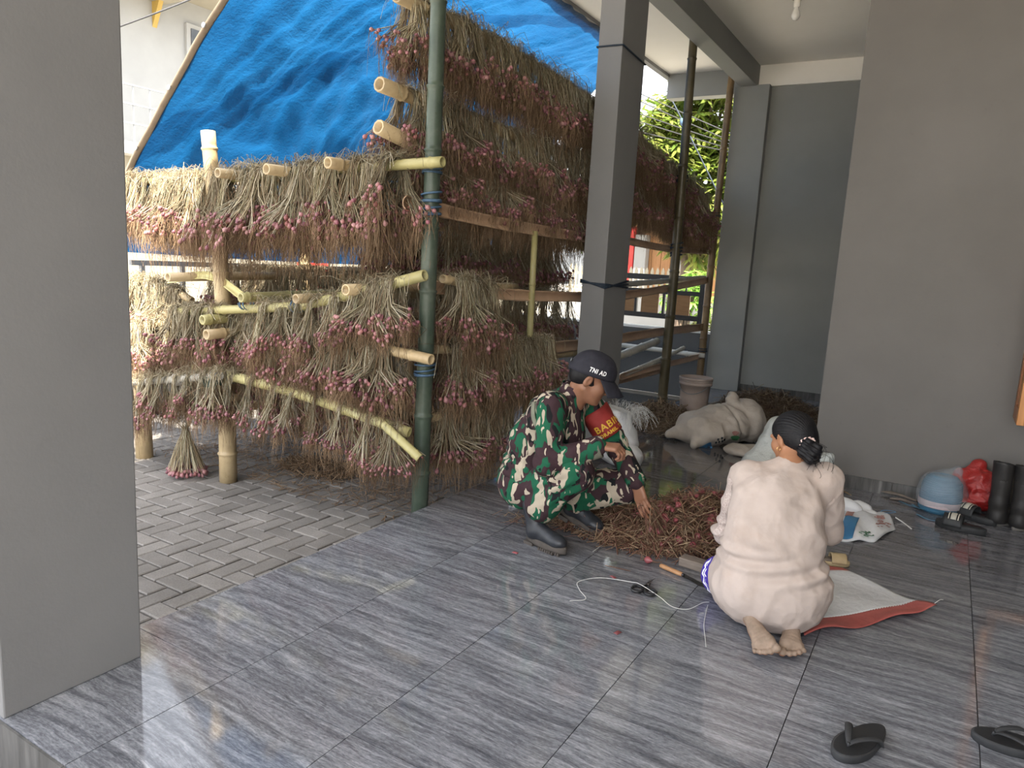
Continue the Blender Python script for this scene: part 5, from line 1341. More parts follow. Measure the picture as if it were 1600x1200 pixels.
pile_c = [((-1.22, 4.10), (.34, .36), .22, .3), ((-1.60, 4.02), (.34, .24), .08, .5), ((-1.15, 4.50), (.26, .28), .17, 0), ((-1.38, 3.86), (.30, .18), .06, .15), ((-1.0, 4.12), (.22, .24), .09, 0), ((-1.62, 3.84), (.26, .10), .035, 0)]
pl = MB()
for (c, rad, h_, an) in pile_c: straw(pl, int(2900 * rad[0] * rad[1] * PI) + 150, mound(c, rad, h_, an), (.07, .20), (.002, .0052), rr, wig=.04)
o = pl.build('shallot_leaf_pile', M['straw'], kind='stuff'); tag(o, 'brown tangled pile of dry shallot leaves on the tiles between both people', 'leaf pile')
# shallots lying in the pile, each one a thing
def shallot_mesh(seed, r):
    mb = MB(); q_ = np.random.default_rng(seed); add_bulb(mb, (0, 0, 0), r, (0, 0, 1), 10)
    bl_ = mb.mesh('skin', M['bulb_r'])
    st_ = MB(); st_.tube(spline([(0, 0, r * 1.3), (r * .3, 0, r * 2.4), (r * 1.2, r * .3, r * 3.6)], 7), np.linspace(r * .24, r * .1, len(spline([(0, 0, 0), (1, 0, 0), (1, 1, 0)], 7))), 4)
    rt_ = MB()
    for k in range(9):
        a_ = k * .7; rt_.tube([(0, 0, -r * .9), (math.cos(a_) * r * .35, math.sin(a_) * r * .35, -r * 1.5), (math.cos(a_) * r * .7, math.sin(a_) * r * .6, -r * 1.9)], .0009, 3, cap=False)
    return bl_, st_.mesh('stem', M['straw']), rt_.mesh('roots', M['root'])
SHM = [shallot_mesh(k, (.016, .0185, .021)[k % 3]) for k in range(6)]
def shallot(loc, rot, k, label, group=None):
    t = tag(empty('shallot', tuple(loc)), label, 'shallot', group); t.rotation_euler = rot
    for me, nm in zip(SHM[k % 6], ('skin', 'stem', 'roots')): obj_of(nm, me, t)
    return t
where = ('near the right edge of the leaf pile', 'on top of the leaf pile', 'at the back of the leaf pile', 'beside the reaching hand')
sp = []
for i in range(95):
    c, rad, h_, an = pile_c[(0, 0, 2, 4, 0, 0)[i % 6]]
    p = mound(c, (rad[0] * .85, rad[1] * .85), h_, an)(rr); q = np.linalg.norm((p[:2] - np.array(c)) / np.array(rad)); p[2] = h_ * max(.12, 1 - q ** 1.6) + .016
    sp.append(p)
sp.sort(key=lambda p: p[1])
for i, p in enumerate(sp):
    shallot(p, (rr.uniform(.6, 2.6), rr.uniform(-1, 1), rr.uniform(0, 6)), i, 'red shallot in the leaf pile, %s counted from its near edge' % nth(i + 1), 'shallots in the leaf pile')
shallot(fl(1012, 880) + (0, 0, .019), (1.45, .3, 1.2), 2, 'single red shallot lying alone on the tiles near the scissors')
for i, (px, py) in enumerate(((1040, 862), (1028, 858), (1052, 856))):
    shallot(fl(px, py) + (0, 0, .022 + .01 * (i == 1)), (1.2 + i, .2, i * 2.0), i, 'large red shallot at the pile edge below the hand, %s from right' % ('second', 'third', 'first')[i])
# bundle of leaves gripped by the reaching hand
hb = MB(); hbulb = MB(); HP = wrL + V3(.085, .012, -.125)
for i in range(70):
    e_ = V3(*fl(rr.uniform(1018, 1062), rr.uniform(838, 864))) + V3(rr.normal(0, .02), rr.normal(0, .02), rr.uniform(.01, .05))
    a_ = HP + rr.normal(0, .010, 3) + V3(0, 0, rr.uniform(-.03, .02)); m_ = (a_ + e_) / 2 + rr.normal(0, .022, 3)
    P = spline([a_, m_, e_], 8); hb.tube(P, np.linspace(.003, .002, len(P)), 3, cap=False, flat=.6)
    if i % 4 == 0: add_bulb(hbulb, e_ + V3(0, 0, .012), rr.uniform(.012, .018), a_ - e_, 8)
for i in range(14):
    a_ = HP + rr.normal(0, .01, 3); P = spline([a_, a_ + V3(rr.normal(0, .04), rr.normal(0, .04), .02), a_ + V3(rr.normal(0, .07), rr.normal(0, .07), -rr.uniform(.03, .12))], 8); hb.tube(P, .0026, 3, cap=False, flat=.6)
hbt = tag(empty('shallot_bunch', tuple(HP)), 'loose bunch of dry shallot stalks gripped by the crouching man', 'shallot bunch')
for mb_, nm, mt in ((hb, 'leaves', M['straw']), (hbulb, 'bulbs', M['bulb_r'])):
    o = mb_.build(nm, mt, hbt, kind='stuff'); o.location = tuple(-HP)
# litter at the far end of the porch
for i, (c, rad, h_, an, n_) in enumerate((((-2.45, 7.25), (.30, .42), .15, .2, 800), ((-1.62, 8.55), (.55, .75), .22, .35, 1500))):
    mb_ = MB(); straw(mb_, n_, mound(c, rad, h_, an), (.10, .26), (.004, .009), rr, wig=.05)
    if i == 1: straw(mb_, 700, mound((-1.25, 7.7), (.35, .5), .10, 0), (.08, .22), (.003, .007), rr)
    else: straw(mb_, 350, mound((-2.2, 6.75), (.28, .2), .07, 0), (.08, .22), (.0025, .005), rr)
    o = mb_.build('leaf_litter', M['straw_d'], kind='stuff'); tag(o, ('heap of dark dry leaves around the brown bamboo post', 'long heap of dark dry leaves along the back wall')[i], 'leaf litter')
mb_ = MB(); straw(mb_, 90, mound((-1.98, 3.75), (.28, .10), .02, .2), (.04, .12), (.0015, .003), rr, wig=.012)
tag(mb_.build('straw_bits', M['straw'], kind='stuff'), 'scattered straw bits behind the crouching man', 'straw')
# fallen leaves and a spent orange heap on the pavers below the rack
mb_ = MB()
def below(rr):
    return np.array([rr.uniform(-5.6, -2.8), rr.uniform(3.6, 5.2), .006])
straw(mb_, 1500, below, (.04, .15), (.0022, .0045), rr, wig=.015)
straw(mb_, 420, mound((-4.25, 4.15), (.40, .22), .06, 0), (.04, .14), (.003, .006), rr, wig=.03)
o = mb_.build('fallen_leaves', M['root'], kind='stuff'); o.location.z = GZ; tag(o, 'brown fallen roots and leaves on the pavers below the rack', 'leaf litter')
for i in range(22):
    x_, y_ = rr.uniform(-5.0, -2.8), rr.uniform(1.9, 3.6)
    pass
# bunch set down on the pavers
def standing_bunch():
    st, bu = MB(), MB(); r_ = np.random.default_rng(77)
    for i in range(110):
        a = r_.uniform(0, 2 * PI); q = r_.uniform(.2, 1) ** .6 * .17
        top = np.array([r_.normal(0, .012), r_.normal(0, .012), .36 + r_.normal(0, .03)]); e_ = np.array([q * math.cos(a), q * math.sin(a) * .8, .03 + r_.uniform(0, .03)])
        P = spline([top, top * .5 + e_ * .4 + np.array([0, 0, .04]) + r_.normal(0, .01, 3), e_], 8); st.tube(P, np.linspace(.002, .003, len(P)), 3, cap=False)
        d = e_ - top; add_bulb(bu, e_, r_.uniform(.012, .017), -d, 7)
    for i in range(20):
        P = spline([(0, 0, .36), (r_.normal(0, .03), r_.normal(0, .03), .42), (r_.normal(0, .05), r_.normal(0, .05), .5)], 6); st.tube(P, .002, 3, cap=False)
    t = tag(empty('shallot_bunch', tuple(at(292, 744, 'z', GZ))), 'bunch of shallots standing on the pavers left of the second post', 'shallot bunch')
    st.build('leaves', M['stalk'], t, kind='stuff'); bu.build('bulbs', M['bulb'], t, kind='stuff')
standing_bunch()

# scissors
def scissors():
    p = fl(1012, 917); t = tag(empty('scissors', (p[0], p[1], 0), math.radians(95)), 'black handled scissors lying open on the tiles', 'scissors')
    for s in (1, -1):
        h_ = MB(); th = np.linspace(0, 2 * PI, 26)
        h_.tube(np.stack([-.072 + .034 * np.cos(th), s * .033 + .026 * np.sin(th), np.full(26, .010)], 1), .0075, 7, cap=False)
        h_.tube([(-.040, s * .022, .010), (-.02, s * .010, .011), (.0, -s * .001, .010)], [.008, .007, .0055], 6)
        h_.build('handle', M['black'], t)
        b_ = MB(); z0 = .007 if s > 0 else .0105; w_ = .0085
        b_.add([(-.012, -s * w_ * .4, z0), (.10, s * .012, z0), (-.012, -s * w_ * 1.6, z0), (.02, -s * w_, z0), (-.012, -s * w_ * .4, z0 + .003), (.10, s * .012, z0 + .002), (-.012, -s * w_ * 1.6, z0 + .003), (.02, -s * w_, z0 + .003)],
               [(0, 1, 3, 2), (4, 6, 7, 5), (0, 4, 5, 1), (1, 5, 7, 3), (3, 7, 6, 2), (2, 6, 4, 0)]).build('blade', M['darksteel'], t, smooth=False)
    MB().lathe([(.0, .005), (.006, .006), (.006, .015), (.0, .016)], 10).build('pivot', M['steel'], t)
M['darksteel'] = m_noise('dark steel', (.05, .05, .055), (.12, .12, .13), 30, .35, .1, **{'Metallic': .9})
M['steel'] = m_noise('bright steel', (.35, .36, .38), (.5, .51, .53), 30, .3, .1, **{'Metallic': .9}) if 'steel' not in M else M['steel']
scissors()
# knife with wooden handle
M['wood'] = m_noise('worn light wood', (.32, .16, .07), (.46, .26, .13), 5, .5, stretch=(3, 25, 25))
M['wood_g'] = m_noise('grey weathered wood', (.13, .105, .085), (.22, .18, .15), 4, .8, stretch=(2, 18, 18))
a_, b_, c_ = fl(1031, 887), fl(1066, 902), fl(1103, 917)
kt = tag(empty('knife', (a_[0], a_[1], 0)), 'knife with a round wooden handle lying near the woman', 'knife')
d = b_ - a_; d /= np.linalg.norm(d); Lk = np.linalg.norm(b_ - a_)
kt.rotation_euler = (0, 0, math.atan2(d[1], d[0]))
MB().tube([(x * Lk, 0, .014) for x in (0, .03, .2, .5, .8, .97, 1)], [.006, .011, .0125, .0115, .0125, .011, .007], 12).build('handle', M['wood'], kt)
MB().tube([(Lk * .97, 0, .014), (Lk * 1.06, 0, .014)], .009, 10).build('ferrule', M['darksteel'], kt)
k2 = np.linalg.norm(c_ - a_) + .04
MB().add([(Lk, -.003, .005), (k2 * .8, -.02, .003), (k2, .012, .003), (Lk, .014, .012), (Lk, -.003, .008), (k2 * .8, -.02, .004), (k2, .012, .005), (Lk, .014, .015)], [(3, 2, 1, 0), (4, 5, 6, 7), (0, 1, 5, 4), (1, 2, 6, 5), (2, 3, 7, 6), (3, 0, 4, 7)]).build('blade', M['darksteel'], kt, smooth=False)
# wooden block
p0, p1 = fl(1059, 884), fl(1116, 902); d = (p1 - p0); yw = math.atan2(d[1], d[0])
MBk = MB().box((0, 0, 0), (.30, .075, .05)); o = MBk.build('wood_block', M['wood_g'], smooth=False, loc=tuple(p0), rot=(0, 0, yw), bevel=.006); tag(o, 'short grey wooden block lying left of the kneeling woman', 'block')
# white string
M['string'] = m_noise('white raffia string', (.55, .55, .54), (.7, .7, .68), 60, .6)
pts = [fl(*q) + (0, 0, .004) for q in ((890, 940), (915, 937), (905, 922), (904, 910), (938, 904), (985, 914), (1000, 921), (1030, 936), (1050, 949), (1075, 953), (1098, 943), (1108, 942))]
pts[6][2] = .026; pts[5][2] = .016; pts[7][2] = .012
P = spline(pts, 120); tag(MB().tube(P, .0016, 5).build('string', M['string']), 'thin white string curling across the tiles and over the scissors', 'string')
P = spline([fl(*q) + (0, 0, .003) for q in ((1106, 946), (1100, 975), (1102, 1000), (1103, 1012))], 40); tag(MB().tube(P, .0014, 4).build('string', M['string']), 'faint white thread running down from the knee of the woman', 'string')
for i, (q0, q1) in enumerate((((926, 863), (945, 849)), ((945, 884), (985, 893)))):
    P = spline([fl(*q0) + (0, 0, .003), fl(*q1) + (0, 0, .003)], 8); tag(MB().tube(P, .0019, 4).build('straw_stem', M['straw'] if i else M['string']), ('pale straw stem lying right of the boot', 'pale straw stem lying below the single shallot')[i], 'straw')
for i, (px, py) in enumerate(((805, 864), (965, 1000 - 11), (958, 902))):
    p = fl(px, py); o = MB().grid(lambda U, W: np.stack([(U - .5) * .035, (W - .5) * .022, .002 + .006 * np.sin(U * 3) * np.sin(W * 3)], -1), 6, 5, thick=.0008).build('shallot_skin', M['bulb_r'], loc=tuple(p), rot=(0, 0, i * 1.3)); tag(o, 'small flake of red shallot skin on the tiles, %s' % ('left of the boot', 'in front of the scissors', 'left of the string loop')[i], 'skin flake')

# ------------------------------------------------------------------ sacks, bags
def mk_sack(name, c1, c2, rough=.55, bs=.3):
    m, n, o = _new(name); v = coords(n, 'Object')
    col = ramp(n, noise(n, v, 5, 6, .65), [(.3, c1), (.7, c2)])
    w1 = nd(n, 'ShaderNodeTexWave', {'Vector': v, 'Scale': 110.0}, bands_direction='X').outputs['Fac']; w2 = nd(n, 'ShaderNodeTexWave', {'Vector': v, 'Scale': 110.0}, bands_direction='Y').outputs['Fac']
    h_ = nd(n, 'ShaderNodeMath', {0: w1, 1: w2}, operation='ADD').outputs[0]
    b = bump(n, h_, .15, .001); b2 = nd(n, 'ShaderNodeBump', {'Height': noise(n, v, 16, 4, .6, .8), 'Strength': bs, 'Distance': .02, 'Normal': b}).outputs[0]
    pbsdf(n, o, col, rough, b2, .35); return m
M['sack'] = mk_sack('white woven plastic sack', (.36, .31, .26), (.47, .42, .36))
M['sack_c'] = mk_sack('clean white woven sack', (.55, .56, .58), (.68, .69, .70))
M['sack_r'] = mk_sack('faded red woven plastic', (.34, .08, .07), (.46, .13, .11))
M['print_b'] = m_noise('faded blue print', (.03, .13, .27), (.05, .19, .36), 8, .6)
M['print_g'] = m_noise('green print', (.03, .12, .05), (.05, .17, .07), 8, .6)
M['print_r'] = m_noise('reddish brown print', (.30, .13, .11), (.42, .24, .21), 30, .6)
M['film'] = None
def sack_f(seed, a=.012):
    return lambda V: a * (1 - 2 * np.abs(nz(V, 7, seed))) + a * .4 * nz(V, 18, seed + 2)
from mathutils.bvhtree import BVHTree
def decal(obj, shape, c, n_, up, w_, h_, mat, name, label=None, nu=14, nv=10):
    """thin printed patch: points of a flat shape are carried along -n_ onto the surface of obj"""
    off = np.array(obj.parent.location) + np.array(obj.location) if obj.parent else np.array(obj.location)
    bv = BVHTree.FromPolygons([tuple(np.array(v.co) + off) for v in obj.data.vertices], [tuple(p.vertices) for p in obj.data.polygons])
    n_ = np.array(n_, float) / np.linalg.norm(n_); u_ = np.cross(up, n_); u_ /= np.linalg.norm(u_); v_ = np.cross(n_, u_); ok = True
    def fn(U, W):
        out = np.zeros(U.shape + (3,))
        for idx in np.ndindex(U.shape):
            a, b = shape(U[idx], W[idx]); p = np.array(c) + u_ * a * w_ + v_ * b * h_
            hit = bv.ray_cast(Vector(p + n_ * .6), Vector(-n_))
            out[idx] = np.array(hit[0]) + n_ * .0025 if hit[0] is not None else p
        return out
    o = MB().grid(fn, nu, nv).build(name, mat, obj.parent); o.location = tuple(-np.array(obj.parent.location))
    if label: tag(o, label)
    return o
RECT = lambda u, v: (u - .5, v - .5)
BLOB = lambda u, v: ((.5 * v) * math.cos(u * 2 * PI) * (1 + .2 * math.sin(3 * u * 2 * PI)), (.5 * v) * math.sin(u * 2 * PI))
TRI = lambda u, v: ((u - .5) * (1 - v * .9) + .3 * v, v - .5)
# bulging sack at the back
bs = tag(empty('sack', (-1.72, 6.6, 0)), 'bulging dirty white sack tied at the neck in front of the bucket', 'sack')
p_l, p_f, p_r = fl(1040, 690), fl(1086, 702), fl(1168, 690)
S0 = [ell_((-1.83, 6.62, .13), (.22, .30, .15), .06, frame((.75, .66, 0))), ell_((-1.68, 6.78, .17), (.24, .26, .18), .07, frame((.75, .66, 0))), cap_((-2.08, 6.44, .06), (-1.85, 6.55, .13), .03, .12, .06), cap_((-1.80, 6.31, .03), (-1.78, 6.5, .10), .025, .10, .05),
      ell_((-1.52, 6.95, .20), (.16, .22, .20), .05, frame((.75, .66, 0))), cap_((-1.62, 6.86, .33), (-1.66, 6.92, .42), .07, .045, .03), ell_((-1.47, 6.98, .16), (.12, .15, .15), .04), pla_((0, 0, .004), (0, 0, -1))]
def bigf(V):
    f = sack_f(3.0, .012)(V); d = (V - V3(-1.63, 6.8, .2)) @ V3(.70, .6, .35)
    return f - .022 * np.exp(-(d / .018) ** 2) + .006 * np.sin(V[:, 2] * 60 + d * 40) * np.exp(-(np.abs(d) / .12) ** 2)
bso = organic('bag_body', S0, M['sack'], bs, .009, 2, bigf)
VD = (.33, -.93, .16)
decal(bso, TRI, at(1101, 696, 'y', 6.42), VD, (0, 0, 1), .15, .07, M['print_b'], 'printed_patch', 'faded blue triangular print')
for k, (px, py) in enumerate(((1118, 691), (1123, 690), (1128, 689), (1132, 687), (1121, 686), (1127, 684))): decal(bso, RECT, at(px, py, 'y', 6.5), VD, (0, .1, 1), .018, .022, M['dark'], 'printed_mark', None, 4, 4)
decal(bso, BLOB, at(1148, 684, 'y', 6.65), VD, (0, 0, 1), .085, .05, M['print_g'], 'printed_leaf', 'green leaf print')
decal(bso, BLOB, at(1147, 676, 'y', 6.68), VD, (0, 0, 1), .06, .045, M['print_r'], 'printed_patch', 'reddish print')
# sack under it
o = organic('sack', [ell_((-1.36, 6.42, .035), (.20, .15, .05), .04, frame((.9, .1, 0))), ell_((-1.22, 6.40, .04), (.12, .13, .055), .03), pla_((0, 0, .003), (0, 0, -1))], M['sack'], None, .009, 2, sack_f(8.0, .010)); tag(o, 'flat crumpled beige sack lying in front of the bulging sack', 'sack')
# frayed white sacks beside the column
fs = tag(empty('sack', (-2.2, 5.6, 0)), 'upright white sack with a frayed open mouth behind the crouching man', 'sack')
c_ = np.array(at(960, 690, 'y', 5.55)); bx, by = -2.16, 5.36
organic('bag_body', [ell_((bx, by, .17), (.17, .15, .18), .05), cap_((bx, by, .2), (bx - .04, by + .04, .42), .13, .13, .06), pla_((0, 0, .004), (0, 0, -1)), pla_((bx, by, .43), (.15, .1, 1))], M['sack_c'], fs, .009, 2, sack_f(12.0, .012))
fr_ = MB()
for i in range(170):
    a = rr.uniform(-.9, 2.6) if i % 3 else rr.uniform(0, 2 * PI); p = V3(bx - .04 + .14 * math.cos(a), by + .04 + .14 * math.sin(a), .43 + rr.normal(0, .012)); l_ = rr.uniform(.04, .16)
    q = V3(math.cos(a), math.sin(a), 0)
    P = spline([p, p + q * l_ * .6 + V3(rr.normal(0, .02), rr.normal(0, .02), rr.uniform(.0, .04)), p + q * l_ + V3(rr.normal(0, .03), rr.normal(0, .03), -rr.uniform(.02, .14))], 7); fr_.tube(P, .0014, 3, cap=False)
o = fr_.build('frayed_threads', M['string'], fs, kind='stuff'); o.location = tuple(-np.array(fs.location))
o = organic('sack', [ell_((-2.02, 5.28, .09), (.11, .13, .10), .04), ell_((-2.10, 5.36, .06), (.13, .12, .07), .04), pla_((0, 0, .004), (0, 0, -1))], M['sack_c'], None, .008, 2, sack_f(14.0, .010)); tag(o, 'small slumped white sack right of the frayed sack', 'sack')
# translucent plastic bag left of the woman's head
def mk_film(name, c, a=.45, rough=.15):
    m, n, o = _new(name); v = coords(n, 'Object')
    b = bump(n, noise(n, v, 22, 4, .6, 1.2), .8, .02)
    p = pbsdf(n, None, c, rough, b, .6); t = nd(n, 'ShaderNodeBsdfTransparent', {'Color': (.93, .95, .96, 1)})
    mx = nd(n, 'ShaderNodeMixShader', {0: a, 1: t.outputs[0], 2: p.outputs[0]}); n.links.new(mx.outputs[0], o.inputs[0]); return m
M['plastic_w'] = mk_film('cloudy white plastic', (.55, .57, .54), .72, .3)
M['film'] = mk_film('clear plastic wrap', (.62, .66, .70), .22, .08)
pb = tag(empty('plastic_bag', (-.98, 5.35, 0)), 'cloudy white plastic bag full of shallots standing left of the woman', 'bag')
organic('bag_film', [ell_((-1.00, 5.35, .16), (.16, .17, .17), .05), ell_((-.98, 5.38, .34), (.085, .085, .10), .06), cap_((-.98, 5.38, .40), (-.94, 5.40, .48), .06, .085, .03), pla_((0, 0, .003), (0, 0, -1))], M['plastic_w'], pb, .009, 2, sack_f(31.0, .014))
tg_ = MB()
for k in range(4):
    a_ = V3(-.90 + .02 * k, 5.34, .46); tg_.tube(spline([a_, a_ + V3(.05, -.02, .03), a_ + V3(.09, -.03, -.03)], 8), .010, 6, flat=.3)
o = tg_.build('bag_ears', M['plastic_w'], pb); o.location = tuple(-np.array(pb.location))
wb2 = organic('plastic_bag', [ell_((-.66, 5.52, .12), (.12, .12, .12), .05), cap_((-.64, 5.50, .18), (-.625, 5.48, .29), .06, .05, .04), cap_((-.625, 5.48, .29), (-.585, 5.46, .33), .04, .03, .02), pla_((0, 0, .003), (0, 0, -1))], M['plastic_w'], None, .008, 2, sack_f(35.0, .014)); tag(wb2, 'crumpled white plastic bag behind the hair bun of the woman', 'bag')

# open sack under the woman: white lining, red border, corner lifted
ms = tag(empty('sack', (-.15, 3.6, 0)), 'opened white sack with a faded red border spread under the kneeling woman', 'sack')
c00, c10, c01, c11 = V3(-.62, 3.42, 0), V3(*fl(1458, 957)), V3(-.62, 4.25, 0), V3(*fl(1312, 891))
cA, cB, cC = V3(*fl(1255, 997)), V3(*fl(1458, 957)), V3(*fl(1318, 890)); cD = V3(-.60, 4.02, 0)
def sack_sheet(U, W, u0=0.0, u1=1.0):
    Wm = u0 + (u1 - u0) * W
    P0 = cA[None, None] * (1 - U[..., None]) + cB * U[..., None]; P1 = cD[None, None] * (1 - U[..., None]) + cC * U[..., None]
    P = P0 * (1 - Wm[..., None]) + P1 * Wm[..., None]
    z = .006 + .010 * (np.sin(U * 9 + Wm * 7) * .5 + .5) * (1 - U * .4) + .035 * np.exp(-((U - 1) / .10) ** 2 - (Wm / .2) ** 2) + .012 * np.exp(-(Wm / .07) ** 2) * (1 + np.sin(U * 11))
    wob = .012 * np.sin(U * 13) * np.exp(-(Wm / .1) ** 2)
    P[..., 2] = z; P[..., 1] += wob
    return P
o = MB().grid(lambda U, W: sack_sheet(U, W, .16, .93), 44, 30, thick=.002).build('white_field', M['sack_c'], ms); o.location = tuple(-np.array(ms.location))
o = MB().grid(lambda U, W: sack_sheet(U, W, -.02, .17 ), 44, 12, thick=.002).build('border', M['sack_r'], ms); o.location = tuple(-np.array(ms.location)); tag(o, 'faded red border')
o = MB().grid(lambda U, W: sack_sheet(U, W, .92, 1.02), 44, 6, thick=.002).build('border', M['sack_r'], ms); o.location = tuple(-np.array(ms.location)); tag(o, 'faded red far border')
e_ = sack_sheet(np.array([[1.0]]), np.array([[0.0]]))[0, 0]
o = MB().tube(spline([e_, e_ + V3(.02, .03, .012), e_ + V3(.035, .065, .004)], 10), .0018, 4).build('loose_thread', M['string'], ms); o.location = tuple(-np.array(ms.location))

# folded white sack with blue and green print
fw = tag(empty('sack', (-.25, 5.0, 0)), 'folded white sack with blue stripe and flower print near the skirting', 'sack')
q0, q1, q2 = fl(1300, 846), fl(1398, 832), fl(1395, 812)
A0 = V3(*fl(1292, 847)); A1 = V3(*fl(1368, 848)); A2 = V3(*fl(1400, 828)); A3 = V3(*fl(1388, 806)); A4 = V3(*fl(1320, 800)); A5 = V3(*fl(1300, 800))
def fold_sheet(U, W, lift=0):
    B0 = np.where(U[..., None] < .7, A0 + (A1 - A0) * (U[..., None] / .7), A1 + (A2 - A1) * ((U[..., None] - .7) / .3)); B1 = A5 + (A3 - A5) * U[..., None]
    P = B0 * (1 - W[..., None]) + B1 * W[..., None]
    P[..., 2] = .012 + .05 * np.sin(np.clip(W, 0, 1) * PI) ** .6 * (np.sin(np.clip(U, 0, 1) * PI) ** .4) + .008 * np.sin(U * 17 + W * 6) + lift
    return P
o = MB().grid(fold_sheet, 40, 26, thick=.010).build('folded_field', M['sack_c'], fw); o.location = tuple(-np.array(fw.location))
def printed(nm, u0, u1, w0, w1, mt, lab=None, sk=0.0):
    o = MB().grid(lambda U, W: fold_sheet(u0 + (u1 - u0) * U + sk * W, w0 + (w1 - w0) * W, .0035), 12, 12, thick=.001).build(nm, mt, fw); o.location = tuple(-np.array(fw.location))
    if lab: tag(o, lab)
    return o
printed('printed_stripe', .13, .36, .02, .55, M['print_b'], 'broad blue printed stripe', .10)
printed('printed_stripe', .22, .34, .55, .93, M['print_r'], 'purple brown printed stripe', .06)
for k, (u_, w_, s_) in enumerate(((.50, .10, .018), (.56, .07, .015), (.61, .10, .02), (.58, .15, .012))):
    c_ = fold_sheet(np.array([[u_]]), np.array([[w_]]), .005)[0, 0]; th = np.linspace(0, 4.6, 14)
    o = MB().tube(c_ + np.stack([s_ * np.cos(th + k), s_ * np.sin(th + k), np.zeros(14)], 1), .005, 5, flat=.3).build('printed_leaf', M['print_g'], fw); o.location = tuple(-np.array(fw.location)); tag(o, 'green leaf print')
for k in range(34):
    u_, w_ = .72 + .20 * rr.random(), .12 + .55 * rr.random(); c_ = fold_sheet(np.array([[u_]]), np.array([[w_]]), .005)[0, 0]; th = np.linspace(0, 2 * PI, 12); s_ = rr.uniform(.003, .009)
    o = MB().tube(c_ + np.stack([s_ * np.cos(th), s_ * np.sin(th), np.zeros(12)], 1), .004, 4, flat=.3).build('printed_petal', M['print_r'], fw); o.location = tuple(-np.array(fw.location))
cE = fold_sheet(np.array([[.93]]), np.array([[.86]]), .006)[0, 0]
th = np.linspace(0, 2 * PI, 14)
o = MB().tube(cE + np.stack([.045 * np.cos(th) + .012 * np.cos(2 * th), .035 * np.sin(th), .012 * np.cos(th)], 1), .004, 5, flat=.4).build('printed_outline', M['print_b'], fw); o.location = tuple(-np.array(fw.location)); tag(o, 'blue printed outline at the corner')
o = organic('rolled_mouth', [ell_(fl(1318, 802) + (0, 0, .05), (.11, .05, .055), .03), ell_(fl(1340, 800) + (0, 0, .04), (.08, .05, .03), .03), ell_(fl(1356, 806) + (0, 0, .02), (.06, .04, .018), .02), pla_((0, 0, .004), (0, 0, -1))], M['sack_c'], fw, .008, 2, sack_f(44.0, .009))
P = spline([fl(1398, 815) + (0, 0, .03), fl(1412, 818) + (0, 0, .004), fl(1424, 827) + (0, 0, .003)], 10); tag(MB().tube(P, .004, 6).build('plastic_tie', M['string']), 'short pale plastic tie lying right of the folded sack', 'tie')
# tan slipper peeping out beside the woman
M['tan'] = m_noise('tan rubber', (.36, .27, .15), (.45, .35, .20), 15, .6)
sp_ = fl(1290, 880); sl_t = tag(empty('slipper', (sp_[0], sp_[1], 0), math.radians(20)), 'tan rubber slipper toe peeping out right of the woman', 'slipper')
def sole_ring(L_, W_, z, n=36, heel=.86):
    th = np.arange(n) * 2 * PI / n; x = L_ / 2 * np.cos(th); w_ = W_ / 2 * (1 + .12 * np.cos(th) - (1 - heel) * (np.cos(th) < 0) * np.abs(np.cos(th)) - .10 * np.exp(-((np.cos(th) + .15) / .35) ** 2)); return np.stack([x, w_ * np.sin(th), np.full(n, z)], 1)
def sole_mb(L_, W_, zs, n=36, dish=0.0):
    mb = MB(); R_ = [sole_ring(L_ * k, W_ * k2, z, n) for (k, k2, z) in zs]; V = np.concatenate(R_); m_ = len(R_)
    F = [(i * n + k, i * n + (k + 1) % n, (i + 1) * n + (k + 1) % n, (i + 1) * n + k) for i in range(m_ - 1) for k in range(n)] + [tuple(range(n))[::-1], tuple((m_ - 1) * n + k for k in range(n))]
    return mb.add(V, F)
sole_mb(.25, .095, [(.97, .95, 0), (1, 1, .006), (1, 1, .022), (.98, .96, .026)]).build('sole', M['tan'], sl_t)
sole_mb(.225, .075, [(1, 1, .026), (.99, .98, .029)]).build('footbed', M['wood_g'], sl_t)
def strap_grid(x0, x1, w_, h_, th_=.004, skew=0.0, tw=0.0):
    def fn(U, W):
        a = (U - .5) * PI * .96; x = x0 + (x1 - x0) * W + skew * (U - .5) + tw * np.cos(a)
        return np.stack([x, w_ * np.sin(a), .015 + h_ * np.cos(a) ** .8], -1)
    return fn
MB().grid(strap_grid(.02, .10, .047, .05), 18, 8, thick=-.004).build('upper', M['tan'], sl_t)
M['rubber'] = m_noise('black rubber', (.016, .017, .018), (.032, .033, .034), 20, .55, .2)
M['rubber_d'] = m_noise('dusty dark grey rubber', (.020, .021, .023), (.040, .041, .043), 9, .7, .2)
M['rubber_f'] = m_noise('worn footbed rubber', (.012, .013, .015), (.030, .031, .034), 6, .45, .2)
